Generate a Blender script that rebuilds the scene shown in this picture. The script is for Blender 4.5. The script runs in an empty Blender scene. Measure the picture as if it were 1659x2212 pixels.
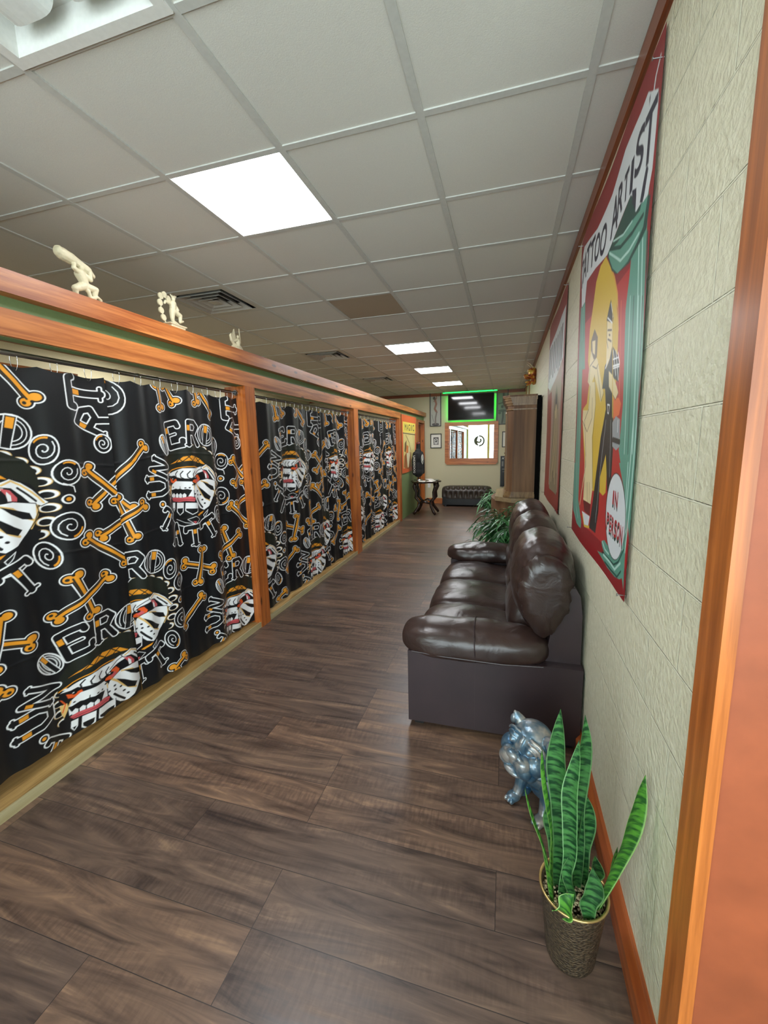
import bpy, bmesh, math, random
import numpy as np
from mathutils import Vector, Matrix, noise as mnoise
PI = math.pi
C = bpy.context.scene.collection
SC = bpy.context.scene
# ------------------------------------------------------------------ camera
CAMZ = 1.5626
cam_d = bpy.data.cameras.new('camera'); cam = bpy.data.objects.new('camera', cam_d); C.objects.link(cam)
SC.camera = cam
cam_d.sensor_width = 36.0; cam_d.sensor_fit = 'AUTO'; cam_d.lens = 899.743 / 2212 * 36.0
cam_d.clip_start = 0.02; cam_d.clip_end = 200
_p, _y, _r = 0.16226748, 0.28703703, -0.02382812
_F = Vector((-math.sin(_y)*math.cos(_p), math.cos(_y)*math.cos(_p), -math.sin(_p)))
_R = Vector((math.cos(_y), math.sin(_y), 0)); _U = _R.cross(_F)
_R2 = math.cos(_r)*_R + math.sin(_r)*_U; _U2 = -math.sin(_r)*_R + math.cos(_r)*_U
cam.matrix_world = Matrix(((_R2.x, _U2.x, -_F.x, 0), (_R2.y, _U2.y, -_F.y, 0), (_R2.z, _U2.z, -_F.z, CAMZ), (0, 0, 0, 1)))
# ------------------------------------------------------------------ view, world, daylight
SC.view_settings.view_transform = 'Standard'; SC.view_settings.look = 'None'
SC.view_settings.gamma = 1.0; SC.view_settings.use_curve_mapping = False
SC.view_settings.exposure = 0.8
W = bpy.data.worlds.new('world'); SC.world = W; W.use_nodes = True
W.node_tree.nodes['Background'].inputs[0].default_value = (0.82, 0.92, 1.0, 1)
W.node_tree.nodes['Background'].inputs[1].default_value = 3.0
def area(name, loc, size, size_y, power, color, target):
    d = bpy.data.lights.new(name, 'AREA'); d.shape = 'RECTANGLE'; d.size = size; d.size_y = size_y
    d.energy = power; d.color = color
    o = bpy.data.objects.new(name, d); C.objects.link(o); o.location = loc
    o.rotation_euler = (Vector(target)-Vector(loc)).to_track_quat('-Z', 'Y').to_euler()
    return o
area('storefront_daylight', (-0.1, -1.62, 1.5), 3.8, 2.1, 78, (0.86, 0.94, 1.0), (-0.1, 4, 1.45))
for _y in (1.2, 4.4, 7.6): area('stall_ceiling_lamp', (-4.3, _y, 2.76), 0.6, 0.6, 22, (1.0, 0.95, 0.88), (-4.3, _y, 0))
PANEL_E = 16.0
# ------------------------------------------------------------------ material helpers
def lin(c):
    return tuple(((v/255.0)/12.92 if v/255.0 <= 0.04045 else ((v/255.0+0.055)/1.055)**2.4) for v in c)
MATS = {}
def nodes_of(name):
    m = bpy.data.materials.new(name); m.use_nodes = True
    nt = m.node_tree; b = nt.nodes['Principled BSDF']
    return m, nt, b
def N(nt, t, **kw):
    n = nt.nodes.new(t)
    for k, v in kw.items():
        if k.startswith('i_'): n.inputs[k[2:].replace('_', ' ')].default_value = v
        else: setattr(n, k, v)
    return n
def ramp(nt, stops):
    r = nt.nodes.new('ShaderNodeValToRGB'); e = r.color_ramp.elements
    while len(e) < len(stops): e.new(0.5)
    for i, (p, c) in enumerate(stops): e[i].position = p; e[i].color = (*c, 1)
    return r
def plain(name, rgb, rough=0.5, metal=0.0, spec=0.5, bump=0.0, bscale=60, vary=0.0, coat=0.0, emit=None, estr=0):
    if name in MATS: return MATS[name]
    m, nt, b = nodes_of(name)
    c = lin(rgb)
    b.inputs['Roughness'].default_value = rough; b.inputs['Metallic'].default_value = metal
    b.inputs['Specular IOR Level'].default_value = spec; b.inputs['Coat Weight'].default_value = coat
    tc = N(nt, 'ShaderNodeTexCoord')
    nz = N(nt, 'ShaderNodeTexNoise'); nz.inputs['Scale'].default_value = bscale; nz.inputs['Detail'].default_value = 4
    nt.links.new(tc.outputs['Object'], nz.inputs['Vector'])
    v = vary if vary else 0.04
    r = ramp(nt, [(0.3, tuple(x*(1-v) for x in c)), (0.7, tuple(min(1, x*(1+v)) for x in c))])
    nt.links.new(nz.outputs['Fac'], r.inputs[0]); nt.links.new(r.outputs[0], b.inputs['Base Color'])
    if bump:
        bp = N(nt, 'ShaderNodeBump'); bp.inputs['Strength'].default_value = bump; bp.inputs['Distance'].default_value = 0.004
        nt.links.new(nz.outputs['Fac'], bp.inputs['Height']); nt.links.new(bp.outputs[0], b.inputs['Normal'])
    if emit:
        b.inputs['Emission Color'].default_value = (*lin(emit), 1); b.inputs['Emission Strength'].default_value = estr
    MATS[name] = m; return m
def wood(name, dark, light, axis='y', rough=0.36, grain=1.0, knots=True, coat=0.08, knotscale=2.6):
    if name in MATS: return MATS[name]
    m, nt, b = nodes_of(name)
    b.inputs['Roughness'].default_value = rough; b.inputs['Coat Weight'].default_value = coat; b.inputs['Coat Roughness'].default_value = 0.2
    tc = N(nt, 'ShaderNodeTexCoord'); mp = N(nt, 'ShaderNodeMapping')
    s = {'x': (0.8, 16, 16), 'y': (16, 0.8, 16), 'z': (16, 16, 0.8)}[axis]
    mp.inputs['Scale'].default_value = tuple(v*grain for v in s)
    nt.links.new(tc.outputs['Object'], mp.inputs['Vector'])
    nz = N(nt, 'ShaderNodeTexNoise'); nz.inputs['Scale'].default_value = 2.0; nz.inputs['Detail'].default_value = 7
    nz.inputs['Roughness'].default_value = 0.62; nz.inputs['Distortion'].default_value = 0.5
    nt.links.new(mp.outputs[0], nz.inputs['Vector'])
    d, l = lin(dark), lin(light); mid = tuple((a+c)/2 for a, c in zip(d, l))
    r = ramp(nt, [(0.33, d), (0.5, mid), (0.64, l)]); nt.links.new(nz.outputs['Fac'], r.inputs[0])
    out = r.outputs[0]
    big = N(nt, 'ShaderNodeTexNoise'); big.inputs['Scale'].default_value = 0.9; nt.links.new(tc.outputs['Object'], big.inputs['Vector'])
    mx0 = N(nt, 'ShaderNodeMix', data_type='RGBA', blend_type='MULTIPLY'); mx0.inputs[0].default_value = 0.6
    rb = ramp(nt, [(0.35, (0.62, 0.55, 0.52)), (0.65, (1, 1, 1))]); nt.links.new(big.outputs['Fac'], rb.inputs[0])
    nt.links.new(out, mx0.inputs[6]); nt.links.new(rb.outputs[0], mx0.inputs[7]); out = mx0.outputs[2]
    if knots:
        mk = N(nt, 'ShaderNodeMapping'); ks = {'x': (1, 3.2, 3.2), 'y': (3.2, 1, 3.2), 'z': (3.2, 3.2, 1)}[axis]
        mk.inputs['Scale'].default_value = ks; nt.links.new(tc.outputs['Object'], mk.inputs['Vector'])
        vo = N(nt, 'ShaderNodeTexVoronoi'); vo.inputs['Scale'].default_value = knotscale
        nt.links.new(mk.outputs[0], vo.inputs['Vector'])
        kr = ramp(nt, [(0.0, (1, 1, 1)), (0.075, (0.85, 0.85, 0.85)), (0.12, (0, 0, 0))]); nt.links.new(vo.outputs['Distance'], kr.inputs[0])
        mx = N(nt, 'ShaderNodeMix', data_type='RGBA'); nt.links.new(kr.outputs[0], mx.inputs[0])
        nt.links.new(out, mx.inputs[6]); mx.inputs[7].default_value = (*[v*0.28 for v in d], 1); out = mx.outputs[2]
    nt.links.new(out, b.inputs['Base Color'])
    bp = N(nt, 'ShaderNodeBump'); bp.inputs['Strength'].default_value = 0.12; bp.inputs['Distance'].default_value = 0.002
    nt.links.new(nz.outputs['Fac'], bp.inputs['Height']); nt.links.new(bp.outputs[0], b.inputs['Normal'])
    MATS[name] = m; return m
def attr_mat(name, rough=0.4, bump=0.0, bscale=300, spec=0.5, coat=0.0):
    if name in MATS: return MATS[name]
    m, nt, b = nodes_of(name)
    a = N(nt, 'ShaderNodeAttribute'); a.attribute_name = 'print'
    nt.links.new(a.outputs['Color'], b.inputs['Base Color'])
    b.inputs['Roughness'].default_value = rough; b.inputs['Specular IOR Level'].default_value = spec; b.inputs['Coat Weight'].default_value = coat
    if bump:
        tc = N(nt, 'ShaderNodeTexCoord'); nz = N(nt, 'ShaderNodeTexNoise'); nz.inputs['Scale'].default_value = bscale
        nt.links.new(tc.outputs['Object'], nz.inputs['Vector'])
        bp = N(nt, 'ShaderNodeBump'); bp.inputs['Strength'].default_value = bump; bp.inputs['Distance'].default_value = 0.003
        nt.links.new(nz.outputs['Fac'], bp.inputs['Height']); nt.links.new(bp.outputs[0], b.inputs['Normal'])
    MATS[name] = m; return m
# ------------------------------------------------------------------ object helpers
def tag(o, label, cat, group=None, kind=None):
    if label: o['label'] = label
    if cat: o['category'] = cat
    if group: o['group'] = group
    if kind: o['kind'] = kind
    return o
def thing(name, label, cat, loc=(0, 0, 0), rotz=0, group=None):
    o = bpy.data.objects.new(name, None); C.objects.link(o); o.location = loc; o.rotation_euler = (0, 0, rotz)
    o.empty_display_size = 0.1
    return tag(o, label, cat, group)
def obj(name, bm, m, parent=None, smooth=False, bevel=0, label=None):
    me = bpy.data.meshes.new(name)
    if bevel:
        bmesh.ops.bevel(bm, geom=[e for e in bm.edges if e.is_manifold and e.calc_face_angle(0) > 0.5], offset=bevel, segments=2, affect='EDGES', profile=0.6)
    bmesh.ops.recalc_face_normals(bm, faces=bm.faces)
    bm.to_mesh(me); bm.free(); me.materials.append(m)
    if smooth: me.polygons.foreach_set('use_smooth', [True]*len(me.polygons))
    o = bpy.data.objects.new(name, me); C.objects.link(o)
    if parent: o.parent = parent
    if label: o['label'] = label
    return o
def struct(name, bm, m, parent=None, **k):
    o = obj(name, bm, m, parent, **k)
    if not parent: o['kind'] = 'structure'
    return o
def BM(): return bmesh.new()
def box(bm, x0, x1, y0, y1, z0, z1, M=None):
    vs = [bm.verts.new((x, y, z)) for x in (x0, x1) for y in (y0, y1) for z in (z0, z1)]
    for f in ((0, 1, 3, 2), (4, 6, 7, 5), (0, 4, 5, 1), (2, 3, 7, 6), (0, 2, 6, 4), (1, 5, 7, 3)): bm.faces.new([vs[i] for i in f])
    if M is not None: bmesh.ops.transform(bm, matrix=M, verts=vs)
    return vs
def B(*a): bm = BM(); box(bm, *a); return bm
def prism(bm, pts, h0, h1, axis='z', M=None):
    def P(p, h): return {'z': (p[0], p[1], h), 'y': (p[0], h, p[1]), 'x': (h, p[0], p[1])}[axis]
    a = [bm.verts.new(P(p, h0)) for p in pts]; b = [bm.verts.new(P(p, h1)) for p in pts]
    n = len(pts)
    bm.faces.new(a); bm.faces.new(b[::-1])
    for i in range(n): bm.faces.new((a[i], a[(i+1) % n], b[(i+1) % n], b[i]))
    if M is not None: bmesh.ops.transform(bm, matrix=M, verts=a+b)
def tube(bm, pts, rad, n=10, cap=True):
    pts = [Vector(p) for p in pts]; rings = []
    if not hasattr(rad, '__len__'): rad = [rad]*len(pts)
    prev = None
    for i, p in enumerate(pts):
        t = (pts[min(i+1, len(pts)-1)]-pts[max(i-1, 0)]).normalized()
        if prev is None:
            u = t.cross(Vector((0, 0, 1)));
            if u.length < 1e-3: u = t.cross(Vector((1, 0, 0)))
        else: u = prev - t*prev.dot(t)
        u.normalize(); prev = u; v = t.cross(u)
        rings.append([bm.verts.new(p+(u*math.cos(2*PI*k/n)+v*math.sin(2*PI*k/n))*rad[i]) for k in range(n)])
    for a, b in zip(rings, rings[1:]):
        for k in range(n): bm.faces.new((a[k], a[(k+1) % n], b[(k+1) % n], b[k]))
    if cap: bm.faces.new(rings[0][::-1]); bm.faces.new(rings[-1])
def lathe(bm, prof, n=32, c=(0, 0, 0), cap=True):
    rings = []
    for r, z in prof:
        rings.append([bm.verts.new((c[0]+r*math.cos(2*PI*k/n), c[1]+r*math.sin(2*PI*k/n), c[2]+z)) for k in range(n)])
    for a, b in zip(rings, rings[1:]):
        for k in range(n): bm.faces.new((a[k], a[(k+1) % n], b[(k+1) % n], b[k]))
    if cap: bm.faces.new(rings[0][::-1]); bm.faces.new(rings[-1])
def ell(bm, c, r, rot=None, sub=3):
    g = bmesh.ops.create_icosphere(bm, subdivisions=sub, radius=1.0)
    M = Matrix.Translation(c) @ (Matrix.Rotation(rot[1], 4, rot[0]) if rot else Matrix.Identity(4)) @ Matrix.Diagonal((*r, 1))
    bmesh.ops.transform(bm, matrix=M, verts=g['verts'])
FAT = 1.0
def capsule(bm, a, b, ra, rb, n=12):
    ra *= FAT; rb *= FAT
    a, b = Vector(a), Vector(b)
    tube(bm, [a+(b-a)*t for t in (0, .25, .5, .75, 1)], [ra+(rb-ra)*t for t in (0, .25, .5, .75, 1)], n)
    ell(bm, a, (ra,)*3, sub=2); ell(bm, b, (rb,)*3, sub=2)
TS = bpy.data.scenes.new('mesh_work')
def evalmesh(o):
    TS.collection.objects.link(o); vl = TS.view_layers[0]; vl.update(); dg = vl.depsgraph; dg.update()
    me = bpy.data.meshes.new_from_object(o.evaluated_get(dg)); bpy.data.objects.remove(o); return me
def remeshed(name, bm, voxel, smooth, m, parent=None, disp=None):
    me = bpy.data.meshes.new('tmp'); bm.to_mesh(me); bm.free()
    o = bpy.data.objects.new('tmp', me)
    r = o.modifiers.new('r', 'REMESH'); r.mode = 'VOXEL'; r.voxel_size = voxel; r.use_smooth_shade = True
    if smooth: s = o.modifiers.new('s', 'SMOOTH'); s.iterations = smooth; s.factor = 0.5
    me2 = evalmesh(o); bpy.data.meshes.remove(me)
    me2.name = name; me2.materials.clear(); me2.materials.append(m)
    if disp:
        n_ = len(me2.vertices); co = np.zeros(n_*3, np.float32); no = np.zeros(n_*3, np.float32)
        me2.vertices.foreach_get('co', co); me2.vertex_normals.foreach_get('vector', no); co = co.reshape(-1, 3)
        co += no.reshape(-1, 3)*np.array([disp(Vector(p)) for p in co.tolist()], np.float32)[:, None]
        me2.vertices.foreach_set('co', co.ravel()); me2.update()
    me2.polygons.foreach_set('use_smooth', [True]*len(me2.polygons))
    o = bpy.data.objects.new(name, me2); C.objects.link(o)
    if parent: o.parent = parent
    return o
def grid_obj(name, pos, m, parent=None, color=None, keep=None, smooth=True):
    """pos: (ny,nx,3) array"""
    ny, nx, _ = pos.shape
    idx = np.arange(ny*nx).reshape(ny, nx)
    q = np.stack([idx[:-1, :-1], idx[:-1, 1:], idx[1:, 1:], idx[1:, :-1]], -1).reshape(-1, 4)
    if keep is not None: q = q[keep[:-1, :-1].ravel() & keep[1:, 1:].ravel()]
    me = bpy.data.meshes.new(name)
    me.vertices.add(ny*nx); me.vertices.foreach_set('co', pos.astype(np.float32).ravel())
    me.loops.add(len(q)*4); me.loops.foreach_set('vertex_index', q.astype(np.int32).ravel())
    me.polygons.add(len(q)); me.polygons.foreach_set('loop_start', np.arange(0, len(q)*4, 4, dtype=np.int32))
    me.update(calc_edges=True); me.validate()
    if smooth: me.polygons.foreach_set('use_smooth', np.ones(len(q), dtype=bool))
    if color is not None:
        a = me.attributes.new('print', 'FLOAT_COLOR', 'POINT')
        c4 = np.ones((ny*nx, 4), np.float32); c4[:, :3] = color.reshape(-1, 3); a.data.foreach_set('color', c4.ravel())
    me.materials.append(m)
    o = bpy.data.objects.new(name, me); C.objects.link(o)
    if parent: o.parent = parent
    return o
def dup(root, loc=None, rotz=None, label=None, parent=None):
    r = root.copy(); C.objects.link(r); r.parent = parent
    if loc is not None: r.location = loc
    if rotz is not None: r.rotation_euler = (0, 0, rotz)
    if label: r['label'] = label
    for ch in list(root.children):
        c = ch.copy(); C.objects.link(c); c.parent = r
        for g in ch.children:
            d = g.copy(); C.objects.link(d); d.parent = c
    return r
# ------------------------------------------------------------------ flat art painter (fabric and paper prints)
PAL = {'K': (20, 22, 25), 'W': (236, 238, 240), 'G': (228, 152, 44), 'O': (226, 92, 40), 'R': (206, 92, 98), 'D': (120, 30, 40),
       'C': (226, 188, 118), 'H': (33, 37, 31), 'Y': (170, 172, 170), 'o': (222, 110, 60),
       'i': (178, 42, 40), 'r_': (150, 26, 34), 'y': (210, 176, 56), 'a': (214, 150, 60), 'g': (92, 150, 132), 'h': (176, 214, 204), 'd': (28, 70, 62),
       'w': (214, 220, 224), 'n': (38, 38, 58), 's': (226, 208, 160), 't': (96, 78, 50), 'm': (100, 20, 24), 'k': (36, 34, 34), 'e': (150, 156, 160), 'j': (176, 28, 34)}
PALL = {k: np.array(lin(v)) for k, v in PAL.items()}
class Canvas:
    def __init__(s, u0, u1, v0, v1, res, base):
        s.u0, s.v0, s.res = u0, v0, res
        s.nx = int(round((u1-u0)/res))+1; s.ny = int(round((v1-v0)/res))+1
        s.us = u0+np.arange(s.nx)*res; s.vs = v0+np.arange(s.ny)*res
        s.rgb = np.tile(np.array(lin(base) if isinstance(base[0], int) else base), (s.ny, s.nx, 1))
    def win(s, pts, pad):
        p = np.asarray(pts); a = p.min(0)-pad; b = p.max(0)+pad
        i0 = max(0, int((a[0]-s.u0)/s.res)); i1 = min(s.nx, int((b[0]-s.u0)/s.res)+2)
        j0 = max(0, int((a[1]-s.v0)/s.res)); j1 = min(s.ny, int((b[1]-s.v0)/s.res)+2)
        if i1 <= i0 or j1 <= j0: return None
        X, Y = np.meshgrid(s.us[i0:i1], s.vs[j0:j1]); return slice(j0, j1), slice(i0, i1), X, Y
    def put(s, w, cov, col):
        c = PALL[col] if isinstance(col, str) else np.array(col)
        a = np.clip(cov, 0, 1)[..., None]
        s.rgb[w[0], w[1]] = s.rgb[w[0], w[1]]*(1-a)+c*a
    @staticmethod
    def seg(X, Y, pts):
        d = np.full(X.shape, 1e9)
        for (x0, y0), (x1, y1) in zip(pts, pts[1:]):
            dx, dy = x1-x0, y1-y0; L = dx*dx+dy*dy+1e-12
            t = np.clip(((X-x0)*dx+(Y-y0)*dy)/L, 0, 1)
            d = np.minimum(d, (X-x0-t*dx)**2+(Y-y0-t*dy)**2)
        return np.sqrt(d)
    def poly(s, col, pts, grow=0.0):
        w = s.win(pts, s.res*2+abs(grow))
        if w is None: return
        X, Y = w[2], w[3]; ins = np.zeros(X.shape, bool); n = len(pts)
        for i in range(n):
            x0, y0 = pts[i]; x1, y1 = pts[(i+1) % n]
            if y0 == y1: continue
            c = ((y0 > Y) != (y1 > Y)) & (X < (x1-x0)*(Y-y0)/(y1-y0)+x0); ins ^= c
        d = s.seg(X, Y, list(pts)+[pts[0]]); sd = np.where(ins, d, -d)+grow
        s.put(w, 0.5+sd/s.res, col)
    def stroke(s, col, wd, pts):
        w = s.win(pts, wd+s.res*2)
        if w is None: return
        s.put(w, 0.5+(wd/2-s.seg(w[2], w[3], pts))/s.res, col)
    def elli(s, col, c, rx, ry, ring=0):
        w = s.win([(c[0]-rx, c[1]-ry), (c[0]+rx, c[1]+ry)], s.res*2+ring)
        if w is None: return
        k = np.sqrt(((w[2]-c[0])/rx)**2+((w[3]-c[1])/ry)**2); d = (k-1)*min(rx, ry)
        s.put(w, 0.5+((ring/2-np.abs(d)) if ring else -d)/s.res, col)
    def glyph(s, col, ch, c, w_, h_, grow=0.0):
        for tri in glyph_tris(ch):
            s.poly(col, [(c[0]+x*w_, c[1]+y*h_) for x, y in tri], grow+s.res*0.35)
_G = {}
def glyph_tris(ch):
    if ch in _G: return _G[ch]
    cu = bpy.data.curves.new('g', 'FONT'); cu.body = ch; o = bpy.data.objects.new('g', cu)
    me = evalmesh(o); me.calc_loop_triangles()
    P = [(v.co.x, v.co.y) for v in me.vertices]; xs = [p[0] for p in P]; ys = [p[1] for p in P]
    cx, cy = (min(xs)+max(xs))/2, (min(ys)+max(ys))/2; w, h = max(xs)-min(xs), max(ys)-min(ys)
    T = [[((P[i][0]-cx)/max(w, .05), (P[i][1]-cy)/h) for i in t.vertices] for t in me.loop_triangles]
    bpy.data.meshes.remove(me); bpy.data.curves.remove(cu)
    _G[ch] = T; return T
SK = {'U': [[(-.8, 1), (-.8, -.3), (-.4, -.9), (.4, -.9), (.8, -.3), (.8, 1)], [(-1.1, 1), (-.5, 1)], [(.5, 1), (1.1, 1)]],
      'N': [[(-.8, -1), (-.8, 1), (.8, -1), (.8, 1)], [(-1.1, -1), (-.5, -1)], [(.5, 1), (1.1, 1)]],
      'E': [[(.8, .7), (.75, 1), (-.7, 1), (-.7, -1), (.8, -1), (.9, -.6)], [(-.7, 0), (.4, .05)]],
      'R': [[(-.7, -1), (-.7, 1), (.4, 1), (.85, .6), (.4, .05), (-.7, .05)], [(.1, .05), (.9, -1)], [(-1, -1), (-.4, -1)]],
      'T': [[(-1, .72), (-.95, 1), (.95, 1), (1, .72)], [(0, 1), (0, -1)], [(-.45, -1), (.45, -1)]],
      'A': [[(-.85, -1), (0, 1), (.85, -1)], [(-.5, -.2), (.5, -.2)], [(-1.1, -1), (-.6, -1)], [(.6, -1), (1.1, -1)]]}
def letter(cv, ch, c, w, h, ang, gold=1, lw=.0055):
    ca, sa = math.cos(math.radians(ang)), math.sin(math.radians(ang))
    T = lambda p: (c[0]+ca*p[0]*w-sa*p[1]*h, c[1]+sa*p[0]*w+ca*p[1]*h)
    if ch in 'dOG':
        ring = [T((math.cos(t), math.sin(t))) for t in np.linspace(0, 2*PI, 25)]
        cv.poly('W', ring, lw*.6); cv.poly('K', ring, -lw*.6)
        if ch == 'd':
            for k in (.78, .56): cv.stroke('W', lw*.75, [T((k*math.cos(t), k*math.sin(t))) for t in np.linspace(-1.9, 1.5, 14)])
            cv.stroke('W', lw*.7, [T((-.5+.25*math.cos(t), .7*math.sin(t))) for t in np.linspace(1.7, 4.3, 10)])
            cv.stroke('W', lw*.7, [T((-.25+.25*math.cos(t), .6*math.sin(t))) for t in np.linspace(1.7, 4.3, 10)])
            q = [(-.28, .92), (.2, .92), (.12, -.95), (-.3, -.95)]
            cv.poly('W', [T(p) for p in q], lw*.7); cv.poly('K', [T(p) for p in q])
            cv.poly('G', [T(p) for p in ((-.22, .85), (.14, .85), (.12, .2), (-.22, .2))])
        else:
            sp = [T((((1-.1*k)*.72)*math.cos(1.2+k*.52)+.05, ((1-.1*k)*.74)*math.sin(1.2+k*.52)-.05)) for k in range(0, 20) if 1-.1*k > -.0]
            sp = [T(((.74-.034*k)*math.cos(1.0-k*.5), (.74-.034*k)*math.sin(1.0-k*.5))) for k in range(20)]
            cv.stroke('W', lw*.8, sp)
            cv.poly('G', [T((.86*math.cos(t), .9*math.sin(t))) for t in np.linspace(1.5, 2.7, 6)]+[T((.76*math.cos(t), .76*math.sin(t))) for t in np.linspace(2.7, 1.5, 6)])
            if ch == 'G': cv.stroke('W', lw*.9, [T(p) for p in ((.2, -.9), (1.0, -.7), (1.35, -1.0))])
        return
    hw = min(w, h)*.24
    for pas, (wd, col) in enumerate(((hw*2+lw*2.2, 'W'), (hw*2, 'K'))):
        for k, st in enumerate(SK[ch]):
            f = 1.0 if k == 0 or ch in 'TR' and k == 1 else .35
            cv.stroke(col, (hw*2*f+(lw*2.2 if pas == 0 else 0)), [T(p) for p in st])
    if gold:
        x = {'U': .8, 'N': -.8, 'E': -.7, 'R': -.7, 'T': 0, 'A': .3}[ch]; g = hw/w*.72
        y0, y1 = (.25, .72) if ch != 'A' else (0, .4)
        for s_ in ((x, -x) if ch == 'U' else (x,)): cv.poly('G', [T((s_-g, y1)), T((s_+g, y1)), T((s_+g, y0)), T((s_-g, y0))])
def bone(cv, a, b, r=.0135):
    a, b = np.array(a), np.array(b); L = np.linalg.norm(b-a); t = (b-a)/L; n = np.array((-t[1], t[0]))
    K = [a+n*r*1.5-t*r*.6, a-n*r*1.4-t*r*.3, b+n*r*1.4+t*r*.3, b-n*r*1.5+t*r*.6]
    for g, col in ((.0155, 'W'), (.0105, 'K'), (.003, 'G')):
        cv.stroke(col, r*1.25+g*2, [tuple(a), tuple((a+b)/2+n*r*.25), tuple(b)])
        for k in K: cv.elli(col, k, r*1.15+g, r*1.05+g)
    cv.stroke('H', r*.55, [tuple(a-n*r*.55), tuple((a+b)/2-n*r*.35), tuple(b-n*r*.55)])
    for k in (K[1], K[3]): cv.elli('H', k-n*r*.35, r*.55, r*.5)
    for e, s_ in ((a, -1), (b, 1)): cv.elli('K', e+t*s_*r*1.2, r*.45, r*.45)
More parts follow.
